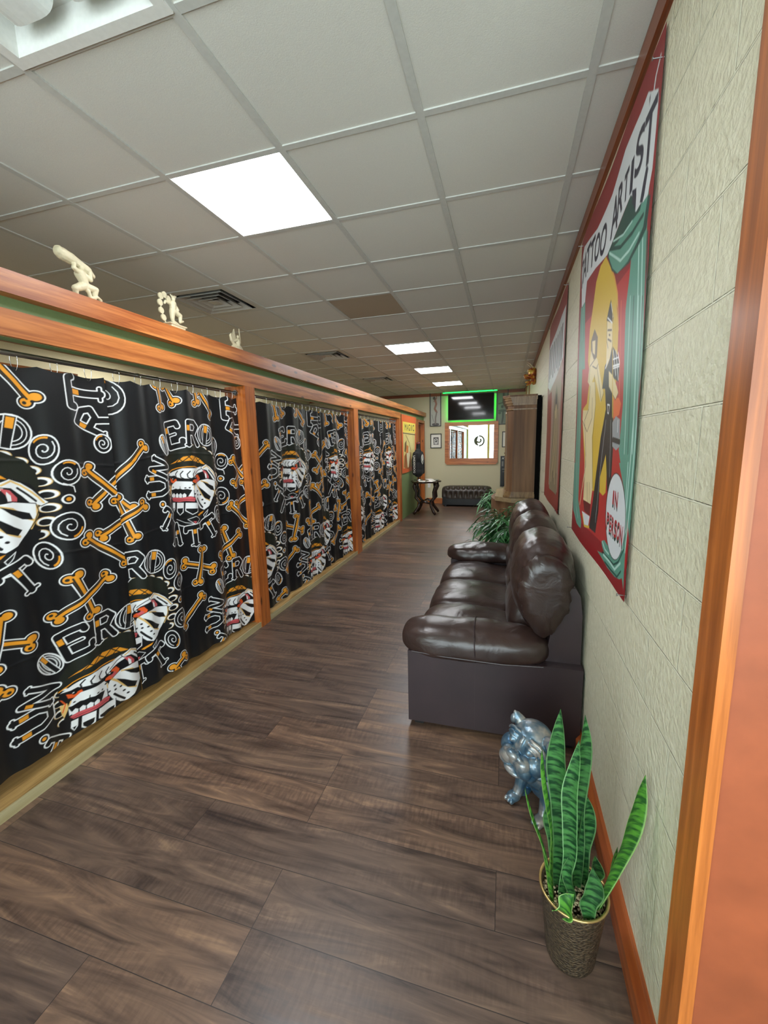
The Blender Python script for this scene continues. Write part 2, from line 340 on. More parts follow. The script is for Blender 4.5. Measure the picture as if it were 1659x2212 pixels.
# art lists: (u,z) metres on the fabric / (s,z) metres on the poster
LOGO=[('E','B',(0.852,1.294),0.036,0.021,0),('E','B',(0.853,1.36),0.036,0.021,0),('E','B',(0.838,1.422),0.035,0.021,0),('E','B',(0.808,1.477),0.035,0.021,0),('E','B',(0.766,1.521),0.034,0.02,0),('E','B',(0.716,1.551),0.032,0.02,0),('E','B',(0.661,1.567),0.031,0.019,0),('E','B',(0.604,1.567),0.03,0.02,0),('E','B',(0.548,1.554),0.029,0.019,0),('E','B',(0.497,1.528),0.028,0.019,0),('E','B',(0.453,1.492),0.028,0.018,0),('E','B',(0.418,1.447),0.027,0.018,0),('E','B',(0.393,1.395),0.027,0.018,0),('E','B',(0.38,1.34),0.026,0.018,0),('E','B',(0.378,1.283),0.026,0.019,0),('E','B',(0.388,1.228),0.026,0.019,0),('E','B',(0.41,1.177),0.027,0.019,0),('E','B',(0.443,1.133),0.027,0.019,0),('E','B',(0.485,1.098),0.029,0.019,0),('E','B',(0.536,1.074),0.029,0.02,0),('E','B',(0.592,1.064),0.031,0.02,0),('E','B',(0.651,1.069),0.031,0.02,0),('E','B',(0.708,1.089),0.033,0.02,0),('E','B',(0.761,1.124),0.034,0.021,0),('E','B',(0.804,1.172),0.035,0.021,0),('E','B',(0.836,1.23),0.035,0.021,0),('P','K',[(0.367,1.231),(0.813,1.195),(0.773,1.059),(0.681,1.007),(0.561,1.005),(0.433,1.051),(0.364,1.129)]),('S','W',0.006,[(0.368,1.12),(0.413,1.072),(0.467,1.04),(0.537,1.016),(0.627,1.005),(0.711,1.021),(0.769,1.057)]),('S','W',0.003,[(0.438,1.09),(0.505,1.055),(0.566,1.037)]),('S','W',0.003,[(0.617,1.034),(0.686,1.045),(0.723,1.058)]),('P','H',[(0.38,1.403),(0.393,1.481),(0.425,1.526),(0.481,1.563),(0.554,1.581),(0.641,1.586),(0.716,1.568),(0.786,1.529),(0.822,1.48),(0.834,1.413),(0.815,1.375),(0.683,1.422),(0.572,1.446)]),('P','G',[(0.427,1.461),(0.481,1.481),(0.531,1.508),(0.581,1.515),(0.636,1.504),(0.673,1.489),(0.72,1.445),(0.694,1.451),(0.631,1.47),(0.57,1.48),(0.515,1.476),(0.456,1.466)]),('S','H',0.006,[(0.466,1.457),(0.532,1.514)]),('S','H',0.006,[(0.514,1.467),(0.582,1.521)]),('S','H',0.006,[(0.575,1.468),(0.644,1.515)]),('S','H',0.006,[(0.63,1.461),(0.693,1.495)]),('S','H',0.006,[(0.495,1.502),(0.548,1.456)]),('S','H',0.006,[(0.551,1.518),(0.611,1.458)]),('S','H',0.006,[(0.619,1.52),(0.68,1.45)]),('S','H',0.006,[(0.668,1.505),(0.733,1.437)]),('S','G',0.006,[(0.385,1.403),(0.439,1.425),(0.486,1.434),(0.546,1.439),(0.608,1.437),(0.67,1.42)]),('P','K',[(0.386,1.388),(0.437,1.413),(0.521,1.432),(0.631,1.425),(0.699,1.439),(0.741,1.446),(0.799,1.415),(0.829,1.364),(0.852,1.319),(0.813,1.303),(0.807,1.255),(0.769,1.191),(0.728,1.149),(0.676,1.118),(0.627,1.103),(0.586,1.095),(0.494,1.102),(0.431,1.122),(0.389,1.151),(0.389,1.228),(0.39,1.313),(0.379,1.357)]),('P','W',[(0.39,1.392),(0.437,1.41),(0.521,1.43),(0.631,1.424),(0.699,1.437),(0.74,1.444),(0.693,1.398),(0.626,1.384),(0.592,1.367),(0.559,1.357),(0.511,1.362),(0.466,1.375),(0.456,1.386),(0.428,1.384)]),('P','C',[(0.38,1.323),(0.408,1.322),(0.41,1.29),(0.391,1.245),(0.384,1.272)]),('S','O',0.005,[(0.387,1.356),(0.402,1.319),(0.388,1.28)]),('P','K',[(0.385,1.388),(0.425,1.37),(0.476,1.359),(0.497,1.342),(0.47,1.318),(0.42,1.327),(0.385,1.356)]),('P','K',[(0.466,1.37),(0.51,1.351),(0.578,1.357),(0.625,1.38),(0.693,1.398),(0.733,1.391),(0.744,1.343),(0.665,1.335),(0.616,1.312),(0.568,1.331),(0.521,1.344),(0.463,1.349)]),('P','O',[(0.409,1.373),(0.435,1.358),(0.467,1.362),(0.471,1.346),(0.446,1.331),(0.414,1.345)]),('E','K',(0.441,1.358),0.009,0.006,0),('E','W',(0.436,1.365),0.004,0.003,0),('P','O',[(0.618,1.376),(0.645,1.378),(0.662,1.35),(0.651,1.327),(0.61,1.317),(0.573,1.332),(0.579,1.345),(0.602,1.349)]),('E','R',(0.623,1.341),0.019,0.014,0),('E','K',(0.612,1.355),0.014,0.009,0),('E','W',(0.602,1.362),0.006,0.004,0),('S','K',0.007,[(0.483,1.412),(0.465,1.394),(0.468,1.372),(0.485,1.362)]),('S','K',0.007,[(0.521,1.41),(0.502,1.391),(0.505,1.369),(0.523,1.359)]),('S','K',0.007,[(0.563,1.407),(0.544,1.388),(0.547,1.366),(0.565,1.355)]),('S','K',0.007,[(0.603,1.404),(0.584,1.385),(0.587,1.363),(0.606,1.352)]),('S','K',0.005,[(0.607,1.386),(0.655,1.41),(0.696,1.421)]),('P','K',[(0.656,1.391),(0.706,1.392),(0.711,1.352),(0.667,1.35)]),('P','W',[(0.678,1.429),(0.727,1.448),(0.766,1.426),(0.803,1.39),(0.827,1.355),(0.856,1.321),(0.828,1.307),(0.787,1.327),(0.761,1.365),(0.728,1.403),(0.689,1.412)]),('S','K',0.004,[(0.678,1.429),(0.727,1.448),(0.766,1.426),(0.803,1.39),(0.827,1.355),(0.856,1.321),(0.828,1.307),(0.787,1.327),(0.761,1.365),(0.728,1.403),(0.689,1.412),(0.678,1.429)]),('S','C',0.008,[(0.696,1.421),(0.732,1.437),(0.764,1.414),(0.795,1.382),(0.821,1.351),(0.838,1.322)]),('S','K',0.009,[(0.752,1.403),(0.779,1.373),(0.81,1.334)]),('P','R',[(0.688,1.409),(0.723,1.396),(0.746,1.359),(0.744,1.342),(0.71,1.348),(0.707,1.374)]),('P','W',[(0.709,1.392),(0.724,1.372),(0.724,1.347),(0.71,1.348),(0.707,1.374)]),('P','W',[(0.665,1.338),(0.727,1.343),(0.808,1.323),(0.815,1.288),(0.797,1.241),(0.761,1.187),(0.72,1.14),(0.676,1.118),(0.638,1.138),(0.599,1.186),(0.58,1.234),(0.58,1.284),(0.597,1.314),(0.638,1.329)]),('S','C',0.012,[(0.61,1.317),(0.644,1.277),(0.671,1.232),(0.7,1.2),(0.732,1.182)]),('S','C',0.01,[(0.671,1.33),(0.722,1.311),(0.771,1.259),(0.791,1.247)]),('S','C',0.008,[(0.811,1.313),(0.808,1.269),(0.779,1.209)]),('P','K',[(0.68,1.327),(0.735,1.303),(0.781,1.282),(0.79,1.249),(0.753,1.258),(0.712,1.289)]),('P','K',[(0.634,1.301),(0.679,1.266),(0.715,1.232),(0.747,1.209),(0.726,1.186),(0.687,1.206),(0.666,1.247)]),('S','K',0.013,[(0.612,1.212),(0.637,1.176),(0.665,1.141)]),('E','K',(0.621,1.264),0.008,0.006,0),('E','K',(0.622,1.236),0.008,0.006,0),('E','K',(0.655,1.233),0.008,0.006,0),('E','K',(0.669,1.195),0.009,0.006,0),('E','K',(0.686,1.167),0.008,0.006,0),('E','K',(0.588,1.247),0.008,0.006,0),('S','K',0.004,[(0.665,1.338),(0.727,1.343),(0.808,1.323),(0.815,1.288),(0.797,1.241),(0.761,1.187),(0.72,1.14),(0.676,1.118),(0.638,1.138),(0.599,1.186),(0.58,1.234),(0.58,1.284),(0.597,1.314),(0.638,1.329),(0.665,1.338)]),('P','W',[(0.425,1.327),(0.462,1.347),(0.569,1.335),(0.588,1.302),(0.58,1.275),(0.547,1.27),(0.49,1.294),(0.431,1.288),(0.41,1.298)]),('S','C',0.006,[(0.422,1.323),(0.413,1.302)]),('S','C',0.006,[(0.581,1.311),(0.583,1.279)]),('E','K',(0.434,1.309),0.006,0.004,0),('E','K',(0.443,1.29),0.006,0.005,0),('E','K',(0.551,1.294),0.006,0.005,0),('E','K',(0.575,1.312),0.007,0.005,0),('E','K',(0.526,1.295),0.007,0.004,0),('P','K',[(0.408,1.29),(0.456,1.298),(0.489,1.285),(0.537,1.287),(0.582,1.27),(0.582,1.223),(0.408,1.242)]),('S','K',0.004,[(0.492,1.307),(0.488,1.281)]),('P','W',[(0.419,1.241),(0.421,1.261),(0.434,1.27),(0.445,1.258),(0.441,1.238)]),('P','W',[(0.448,1.237),(0.449,1.257),(0.463,1.266),(0.473,1.254),(0.469,1.234)]),('P','W',[(0.475,1.233),(0.476,1.254),(0.49,1.263),(0.501,1.251),(0.497,1.23)]),('P','W',[(0.503,1.23),(0.504,1.25),(0.518,1.26),(0.529,1.247),(0.525,1.227)]),('P','W',[(0.41,1.288),(0.416,1.268),(0.427,1.247),(0.409,1.246)]),('P','W',[(0.577,1.294),(0.577,1.228),(0.539,1.235)]),('P','R',[(0.41,1.237),(0.436,1.241),(0.493,1.23),(0.555,1.234),(0.591,1.215),(0.578,1.194),(0.526,1.204),(0.478,1.204),(0.421,1.216)]),('S','D',0.003,[(0.411,1.225),(0.479,1.216),(0.533,1.213),(0.582,1.207)]),('P','W',[(0.41,1.208),(0.441,1.204),(0.435,1.161),(0.417,1.142),(0.405,1.17)]),('P','K',[(0.411,1.169),(0.431,1.168),(0.428,1.166),(0.418,1.149),(0.413,1.173)]),('S','K',0.004,[(0.41,1.208),(0.405,1.17),(0.417,1.142),(0.435,1.161),(0.441,1.204)]),('P','W',[(0.452,1.202),(0.509,1.194),(0.5,1.126),(0.468,1.109),(0.443,1.14)]),('P','K',[(0.453,1.162),(0.498,1.158),(0.492,1.132),(0.469,1.116),(0.452,1.143)]),('S','K',0.004,[(0.452,1.202),(0.443,1.14),(0.468,1.109),(0.5,1.126),(0.509,1.194)]),('P','W',[(0.517,1.193),(0.617,1.179),(0.609,1.115),(0.555,1.101),(0.509,1.136)]),('P','K',[(0.519,1.152),(0.606,1.141),(0.6,1.121),(0.556,1.108),(0.518,1.139)]),('S','K',0.004,[(0.517,1.193),(0.509,1.136),(0.555,1.101),(0.609,1.115),(0.617,1.179)]),('P','G',[(0.596,1.094),(0.675,1.114),(0.659,1.097),(0.618,1.085)]),('S','W',0.003,[(0.521,1.075),(0.579,1.088),(0.622,1.061),(0.571,1.032),(0.521,1.075)]),('S','W',0.003,[(0.667,1.082),(0.707,1.118),(0.696,1.091),(0.675,1.066),(0.667,1.082)]),('P','R',[(0.556,1.057),(0.584,1.052),(0.571,1.036)]),('T','U',(0.273,1.332),0.061,0.074,90,1),('T','N',(0.308,1.445),0.048,0.066,62,1),('T','d',(0.367,1.587),0.043,0.071,28,1),('T','E',(0.47,1.651),0.065,0.075,12,1),('T','R',(0.615,1.664),0.058,0.077,-2,1),('T','d',(0.754,1.655),0.078,0.077,-12,1),('T','O',(0.862,1.573),0.049,0.071,-14,1),('T','G',(0.937,1.458),0.059,0.064,-40,1),('E','r',(0.923,1.326),0.03,0.024,0),('E','r',(0.294,1.214),0.021,0.023,0),('T','O',(0.915,1.19),0.068,0.069,190,1),('T','O',(0.821,1.063),0.045,0.073,200,1),('T','T',(0.318,1.11),0.047,0.062,-34,1),('T','A',(0.416,0.992),0.055,0.065,-12,1),('T','T',(0.564,0.951),0.062,0.064,2,1),('T','T',(0.716,0.985),0.061,0.069,26,1)]
POST=[('P','i',[(0.24,2.166),(1.188,2.123),(1.303,1.627),(1.309,1.136),(0.162,1.128),(0.099,2.052)]),('P','y',[(0.67,2.331),(0.566,2.332),(0.491,2.29),(0.452,2.196),(0.401,2.1),(0.393,1.949),(0.464,1.871),(0.413,1.741),(0.304,1.72),(0.305,1.661),(0.444,1.427),(0.479,1.314),(0.655,1.323),(0.816,1.334),(0.875,1.326),(0.923,1.344),(0.906,1.589),(0.98,1.63),(0.962,1.695),(0.997,1.795),(0.987,1.958),(0.932,2.068),(0.973,2.019),(0.94,2.098),(0.87,2.177),(0.788,2.242)]),('S','a',0.012,[(0.988,1.959),(0.94,2.098),(0.87,2.177),(0.788,2.242)]),('P','o',[(0.956,1.717),(1.053,1.708),(1.091,1.685),(1.069,1.646),(0.977,1.639)]),('P','g',[(1.127,2.203),(1.112,2.095),(1.084,2.003),(1.119,1.683),(1.11,1.602),(1.099,1.519),(1.187,1.424),(1.244,1.365),(1.334,1.226),(1.322,1.475),(1.307,1.668),(1.319,1.804),(1.294,2.032),(1.267,2.294),(1.233,2.311)]),('P','g',[(1.117,1.475),(1.295,1.484),(1.285,1.375),(1.287,1.241),(1.298,1.107),(1.305,1.063),(1.276,1.095),(1.245,1.08),(1.173,1.067),(1.046,1.064),(0.85,1.081),(0.916,1.09),(0.989,1.1),(0.934,1.12),(0.91,1.137),(0.962,1.155),(1.023,1.148),(1.123,1.179),(1.245,1.278),(1.216,1.389)]),('S','d',0.01,[(1.287,2.161),(1.328,1.893),(1.35,1.625),(1.345,1.342),(1.333,1.189)]),('S','h',0.01,[(1.242,2.161),(1.2830000000000001,1.893),(1.3050000000000002,1.625),(1.3,1.342),(1.288,1.189)]),('S','h',0.01,[(1.206,2.161),(1.247,1.893),(1.2690000000000001,1.625),(1.264,1.342),(1.252,1.189)]),('S','h',0.008,[(1.241,1.481),(1.246,1.37),(1.278,1.262),(1.246,1.209)]),('S','d',0.008,[(0.94,1.099),(1.036,1.102),(1.143,1.103),(1.212,1.133),(1.268,1.191)]),('S','h',0.01,[(0.966,1.094),(1.082,1.096),(1.166,1.092),(1.239,1.136)]),('S','d',0.008,[(0.997,1.072),(1.11,1.073),(1.209,1.078),(1.254,1.112)]),('S','h',0.008,[(0.928,1.141),(0.983,1.121),(1.054,1.12)]),('P','d',[(1.289,2.258),(1.273,2.177),(1.207,2.161),(1.097,2.147),(1.013,2.16),(0.893,2.183),(0.805,2.226),(0.703,2.319),(0.704,2.343),(0.825,2.346),(1.057,2.375)]),('P','g',[(1.264,2.271),(1.238,2.197),(1.178,2.177),(1.074,2.16),(0.919,2.177),(0.817,2.231),(0.728,2.306),(0.722,2.33),(0.887,2.298),(1.042,2.284),(1.19,2.264),(1.213,2.296)]),('S','d',0.014,[(0.735,2.334),(0.944,2.258),(1.112,2.234),(1.229,2.234)]),('S','h',0.01,[(0.739,2.317),(0.957,2.207),(1.085,2.191),(1.198,2.196)]),('S','h',0.007,[(0.802,2.336),(0.98,2.285),(1.101,2.274)]),('P','g',[(0.126,2.29),(0.219,2.303),(0.311,1.924),(0.155,1.948)]),('P','g',[(0.071,2.296),(0.225,2.252),(0.23,1.846),(0.27,1.541),(0.311,1.234),(0.451,1.133),(0.446,1.096),(0.293,1.11),(0.166,1.181),(0.092,1.474),(0.091,1.862)]),('S','h',0.006,[(0.169,2.268),(0.172,1.853),(0.213,1.541),(0.246,1.193)]),('S','d',0.006,[(0.171,2.093),(0.153,1.731),(0.215,1.415),(0.312,1.171)]),('P','g',[(0.07,1.423),(0.25,1.432),(0.298,1.212),(0.412,1.163),(0.45,1.141),(0.401,1.096),(0.299,1.098),(0.134,1.148),(0.103,1.2)]),('S','h',0.006,[(0.169,1.428),(0.236,1.184),(0.334,1.135)]),('S','d',0.005,[(0.121,1.425),(0.183,1.195),(0.319,1.109)]),('P','w',[(0.919,2.592),(1.111,2.584),(1.182,2.592),(1.207,2.575),(1.281,2.532),(1.29,2.503),(1.289,2.416),(1.286,2.328),(1.261,2.272),(1.219,2.274),(1.191,2.283),(1.145,2.282),(1.133,2.288),(1.113,2.333),(1.057,2.375),(0.916,2.361),(0.693,2.329),(0.451,2.364),(0.242,2.378),(0.213,2.285),(0.1,2.289),(0.025,2.489),(0.034,2.585),(0.078,2.609),(0.436,2.543),(0.718,2.546)]),('S','w',0.012,[(1.275,2.615),(1.246,2.587),(1.236,2.55)]),('P','n',[(1.243,2.523),(1.257,2.527),(1.282,2.529),(1.261,2.527)]),('P','n',[(1.208,2.572),(1.208,2.553),(1.203,2.541),(1.197,2.565)]),('P','n',[(1.228,2.375),(1.246,2.35),(1.224,2.291),(1.21,2.276),(1.18,2.291),(1.204,2.338)]),('P','n',[(1.071,2.381),(1.126,2.361),(1.131,2.338),(1.134,2.29),(1.083,2.336)]),('G','T',(1.229,2.447),0.119,0.15,0),('G','S',(1.131,2.464),0.102,0.125,0),('G','I',(1.051,2.437),0.036,0.099,0),('G','T',(0.973,2.446),0.071,0.094,0),('G','R',(0.884,2.45),0.096,0.109,0),('G','A',(0.795,2.435),0.141,0.132,0),('G','O',(0.587,2.432),0.142,0.116,0),('G','O',(0.458,2.454),0.122,0.111,0),('G','T',(0.347,2.473),0.118,0.124,0),('G','T',(0.236,2.49),0.121,0.126,0),('G','A',(0.143,2.487),0.13,0.135,0),('G','T',(0.069,2.472),0.069,0.14,0),('P','s',[(0.458,1.989),(0.412,1.846),(0.481,1.816),(0.566,1.857),(0.718,1.72),(0.766,1.754),(0.684,1.84),(0.612,1.92)]),('P','s',[(0.474,1.838),(0.589,1.823),(0.618,1.724),(0.582,1.569),(0.665,1.335),(0.647,1.257),(0.465,1.254),(0.443,1.485),(0.358,1.6),(0.305,1.661),(0.306,1.714),(0.455,1.704),(0.467,1.763)]),('P','t',[(0.445,2.034),(0.516,2.075),(0.595,2.021),(0.596,1.933),(0.53,1.934),(0.458,1.989)]),('P','s',[(0.475,2.028),(0.546,2.018),(0.552,1.951),(0.497,1.971)]),('S','t',0.005,[(0.305,1.661),(0.456,1.598),(0.556,1.66),(0.541,1.756)]),('S','t',0.005,[(0.417,1.571),(0.476,1.429),(0.361,1.253)]),('S','t',0.005,[(0.608,1.891),(0.728,1.724),(0.771,1.758)]),('S','t',0.005,[(0.59,1.354),(0.632,1.261)]),('S','t',0.004,[(0.517,1.347),(0.55,1.266)]),('P','m',[(0.465,1.254),(0.647,1.257),(0.65,1.198),(0.513,1.203)]),('P','w',[(0.45,1.193),(0.65,1.198),(0.625,1.138),(0.537,1.126)]),('S','y',0.012,[(0.471,1.179),(0.535,1.131),(0.652,1.146)]),('S','s',0.012,[(0.435,1.565),(0.455,1.393),(0.372,1.217)]),('P','k',[(0.767,1.865),(0.901,1.919),(0.994,1.868),(1.039,1.821),(1.029,1.767),(0.925,1.797),(1.003,1.545),(1.006,1.398),(0.953,1.347),(0.88,1.498),(0.798,1.398),(0.816,1.252),(0.786,1.145),(0.652,1.144),(0.693,1.285),(0.72,1.417),(0.761,1.568),(0.829,1.683),(0.794,1.769),(0.737,1.776)]),('P','s',[(0.77,2.045),(0.877,2.009),(0.892,1.921),(0.856,1.877),(0.792,1.852),(0.783,1.962)]),('S','W',0.007,[(0.825,1.882),(0.781,1.854)]),('S','W',0.007,[(1.0,1.875),(1.037,1.829),(0.913,1.841)]),('P','k',[(0.82,2.115),(0.89,2.031),(0.887,2.006),(0.758,2.05),(0.781,2.077)]),('S','W',0.006,[(0.829,2.098),(0.88,2.033)]),('S','W',0.006,[(0.877,2.009),(0.777,2.056)]),('P','s',[(0.848,1.834),(0.923,1.806),(1.008,1.753),(1.04,1.725),(0.994,1.707),(0.933,1.736),(0.866,1.77)]),('S','t',0.004,[(0.848,1.834),(0.856,1.771),(0.995,1.706),(1.039,1.729)]),('S','W',0.006,[(0.855,1.7),(0.897,1.694),(0.886,1.662),(0.864,1.667),(0.855,1.7)]),('P','e',[(0.964,1.623),(1.02,1.645),(1.09,1.629),(1.107,1.533),(1.054,1.518),(0.988,1.532)]),('S','k',0.02,[(0.99,1.558),(1.103,1.549)]),('S','W',0.006,[(1.058,1.627),(1.061,1.586)]),('S','t',0.006,[(0.582,1.935),(0.451,1.916),(0.444,1.842)]),('S','t',0.006,[(0.566,1.857),(0.618,1.724),(0.596,1.569),(0.665,1.335)]),('S','t',0.006,[(0.481,1.816),(0.469,1.709),(0.374,1.658),(0.459,1.485),(0.477,1.268)]),('S','t',0.006,[(0.511,1.907),(0.598,1.882),(0.631,1.897)]),('S','t',0.006,[(0.546,1.35),(0.59,1.255)]),('S','t',0.008,[(0.802,1.966),(0.867,1.944)]),('S','t',0.008,[(0.791,2.004),(0.865,1.987)]),('S','t',0.008,[(0.818,1.98),(0.84,1.973)]),('S','W',0.006,[(0.916,1.9),(0.979,1.798)]),('S','W',0.006,[(0.962,1.891),(1.027,1.775)]),('S','W',0.005,[(0.916,1.866),(1.013,1.857)]),('S','W',0.005,[(0.925,1.831),(1.031,1.822)]),('S','e',0.006,[(0.842,1.637),(0.796,1.447),(0.772,1.193)]),('S','e',0.005,[(0.933,1.633),(0.974,1.413)]),('S','t',0.006,[(0.877,2.009),(0.892,1.921),(0.856,1.877),(0.803,1.85)]),('S','t',0.005,[(0.77,2.045),(0.783,1.962),(0.812,1.929)]),('S','y',0.01,[(0.855,2.115),(0.959,1.646)]),('S','o',0.006,[(1.01,2.052),(1.056,1.707)]),('S','h',0.007,[(1.14,2.028),(1.159,1.758),(1.183,1.51)]),('S','d',0.007,[(1.185,2.014),(1.205,1.752),(1.229,1.511)]),('S','h',0.007,[(1.239,1.998),(1.259,1.745),(1.282,1.513)]),('S','d',0.007,[(1.279,1.985),(1.299,1.739),(1.322,1.514)]),('P','k',[(1.264,1.305),(1.255,1.332),(1.24,1.358),(1.222,1.381),(1.199,1.402),(1.173,1.418),(1.144,1.43),(1.113,1.437),(1.082,1.437),(1.051,1.432),(1.021,1.42),(0.995,1.402),(0.973,1.379),(0.958,1.35),(0.948,1.319),(0.947,1.285),(0.952,1.25),(0.965,1.217),(0.985,1.188),(1.01,1.162),(1.039,1.142),(1.07,1.129),(1.103,1.121),(1.135,1.121),(1.165,1.126),(1.193,1.137),(1.217,1.153),(1.237,1.173),(1.253,1.196),(1.263,1.221),(1.269,1.249),(1.269,1.277)]),('P','w',[(1.258,1.303),(1.249,1.33),(1.235,1.355),(1.217,1.378),(1.195,1.398),(1.17,1.414),(1.142,1.426),(1.113,1.432),(1.083,1.433),(1.053,1.428),(1.026,1.416),(1.001,1.399),(0.981,1.376),(0.966,1.348),(0.958,1.317),(0.956,1.284),(0.962,1.251),(0.974,1.219),(0.993,1.19),(1.017,1.165),(1.044,1.146),(1.074,1.132),(1.105,1.125),(1.135,1.124),(1.164,1.129),(1.191,1.139),(1.214,1.154),(1.233,1.174),(1.248,1.196),(1.258,1.221),(1.263,1.248),(1.263,1.275)]),('J','I',(1.066,1.343),0.02,0.05,0),('J','N',(1.114,1.342),0.047,0.056,0),('J','P',(1.0,1.244),0.042,0.059,0),('J','E',(1.046,1.24),0.03,0.064,0),('J','R',(1.087,1.237),0.037,0.064,0),('J','S',(1.133,1.236),0.037,0.062,0),('J','O',(1.179,1.237),0.039,0.062,0),('J','N',(1.224,1.232),0.034,0.063,0)]# ------------------------------------------------------------------ materials
pineF = dict(dark=(140, 62, 22), light=(205, 112, 48))
M_beam = wood('orange_pine_y', (150, 78, 36), (216, 138, 74), 'y')
M_post = wood('orange_pine_z', (146, 72, 26), (208, 122, 54), 'z')
M_beamx = wood('orange_pine_x', (150, 78, 36), (216, 138, 74), 'x')
M_crown = wood('crown_stain', (118, 56, 28), (160, 84, 46), 'y', knots=False)
M_crownx = wood('crown_stain_x', (118, 56, 28), (160, 84, 46), 'x', knots=False)
M_base = wood('baseboard_stain', (140, 66, 30), (184, 98, 48), 'y', knots=False)
M_cas = wood('casing_stain', (152, 82, 32), (206, 120, 54), 'z', knotscale=1.6)
M_sill = wood('sill_oak', (128, 98, 52), (186, 152, 96), 'y', grain=1.3, knots=False, rough=0.4)
M_sillf = wood('sill_edge', (172, 160, 118), (198, 188, 148), 'y', knots=False)
M_green = plain('green_paint', (112, 134, 88), 0.55, bump=0.1, bscale=90)
M_endw = plain('putty_paint', (196, 190, 158), 0.6, bump=0.15, bscale=120)
M_leftw = plain('cream_paint', (206, 200, 168), 0.6, bump=0.1, bscale=90)
M_terra = plain('terracotta_panel', (148, 76, 44), 0.5, bump=0.12, bscale=9, vary=0.16)
M_tile = plain('ceiling_tile', (214, 212, 204), 0.9, spec=0.1, bump=0.12, bscale=340)
M_tile_old = plain('ceiling_tile_aged', (176, 160, 140), 0.9, spec=0.1, bump=0.35, bscale=260)
M_grid = plain('ceiling_grid_metal', (196, 196, 190), 0.6)
M_white = plain('white_metal', (225, 225, 220), 0.45)
M_ventw = plain('vent_metal', (190, 186, 176), 0.5)
M_dark = plain('vent_void', (30, 31, 33), 0.8)
M_lamp = plain('lamp_diffuser', (255, 255, 255), 0.6, emit=(250, 252, 255), estr=PANEL_E)
M_offd = plain('unlit_diffuser', (225, 228, 224), 0.5)
M_steel = plain('rod_steel', (150, 150, 150), 0.3, metal=1.0)
M_chrome = plain('chrome_ring', (215, 215, 215), 0.18, metal=1.0)
M_black = plain('black_plastic', (18, 18, 19), 0.35)
M_glass = None
def cmu():
    m, nt, b = nodes_of('painted_block'); b.inputs['Roughness'].default_value = 0.42
    tc = N(nt, 'ShaderNodeTexCoord'); sx = N(nt, 'ShaderNodeSeparateXYZ'); nt.links.new(tc.outputs['Object'], sx.inputs[0])
    ad = N(nt, 'ShaderNodeMath', operation='SUBTRACT'); ad.inputs[1].default_value = 1.06 - 0.4064*40; nt.links.new(sx.outputs['Y'], ad.inputs[0])
    cb = N(nt, 'ShaderNodeCombineXYZ'); nt.links.new(ad.outputs[0], cb.inputs[0]); nt.links.new(sx.outputs['Z'], cb.inputs[1])
    br = N(nt, 'ShaderNodeTexBrick'); br.offset = 0.5; br.offset_frequency = 2; br.squash = 1
    br.inputs['Scale'].default_value = 1; br.inputs['Brick Width'].default_value = 0.4064; br.inputs['Row Height'].default_value = 0.2032
    br.inputs['Mortar Size'].default_value = 0.0035; br.inputs['Mortar Smooth'].default_value = 0.6
    nt.links.new(cb.outputs[0], br.inputs['Vector'])
    n1 = N(nt, 'ShaderNodeTexNoise'); n1.inputs['Scale'].default_value = 75; n1.inputs['Detail'].default_value = 5; nt.links.new(tc.outputs['Object'], n1.inputs['Vector'])
    n2 = N(nt, 'ShaderNodeTexNoise'); n2.inputs['Scale'].default_value = 38; n2.inputs['Detail'].default_value = 5; nt.links.new(tc.outputs['Object'], n2.inputs['Vector'])
    rc = ramp(nt, [(0.3, lin((210, 205, 178))), (0.7, lin((226, 222, 198)))]); nt.links.new(n2.outputs['Fac'], rc.inputs[0])
    mx = N(nt, 'ShaderNodeMix', data_type='RGBA'); nt.links.new(br.outputs['Fac'], mx.inputs[0]); nt.links.new(rc.outputs[0], mx.inputs[6])
    mx.inputs[7].default_value = (*lin((234, 231, 208)), 1); nt.links.new(mx.outputs[2], b.inputs['Base Color'])
    b1 = N(nt, 'ShaderNodeBump'); b1.inputs['Strength'].default_value = 0.55; b1.inputs['Distance'].default_value = 0.006
    nt.links.new(n2.outputs['Fac'], b1.inputs['Height'])
    b2 = N(nt, 'ShaderNodeBump', invert=True); b2.inputs['Strength'].default_value = 0.9; b2.inputs['Distance'].default_value = 0.006
    nt.links.new(br.outputs['Fac'], b2.inputs['Height']); nt.links.new(b1.outputs[0], b2.inputs['Normal'])
    b3 = N(nt, 'ShaderNodeBump'); b3.inputs['Strength'].default_value = 0.7; b3.inputs['Distance'].default_value = 0.006
    nt.links.new(n1.outputs['Fac'], b3.inputs['Height']); nt.links.new(b2.outputs[0], b3.inputs['Normal'])
    nt.links.new(b3.outputs[0], b.inputs['Normal']); return m
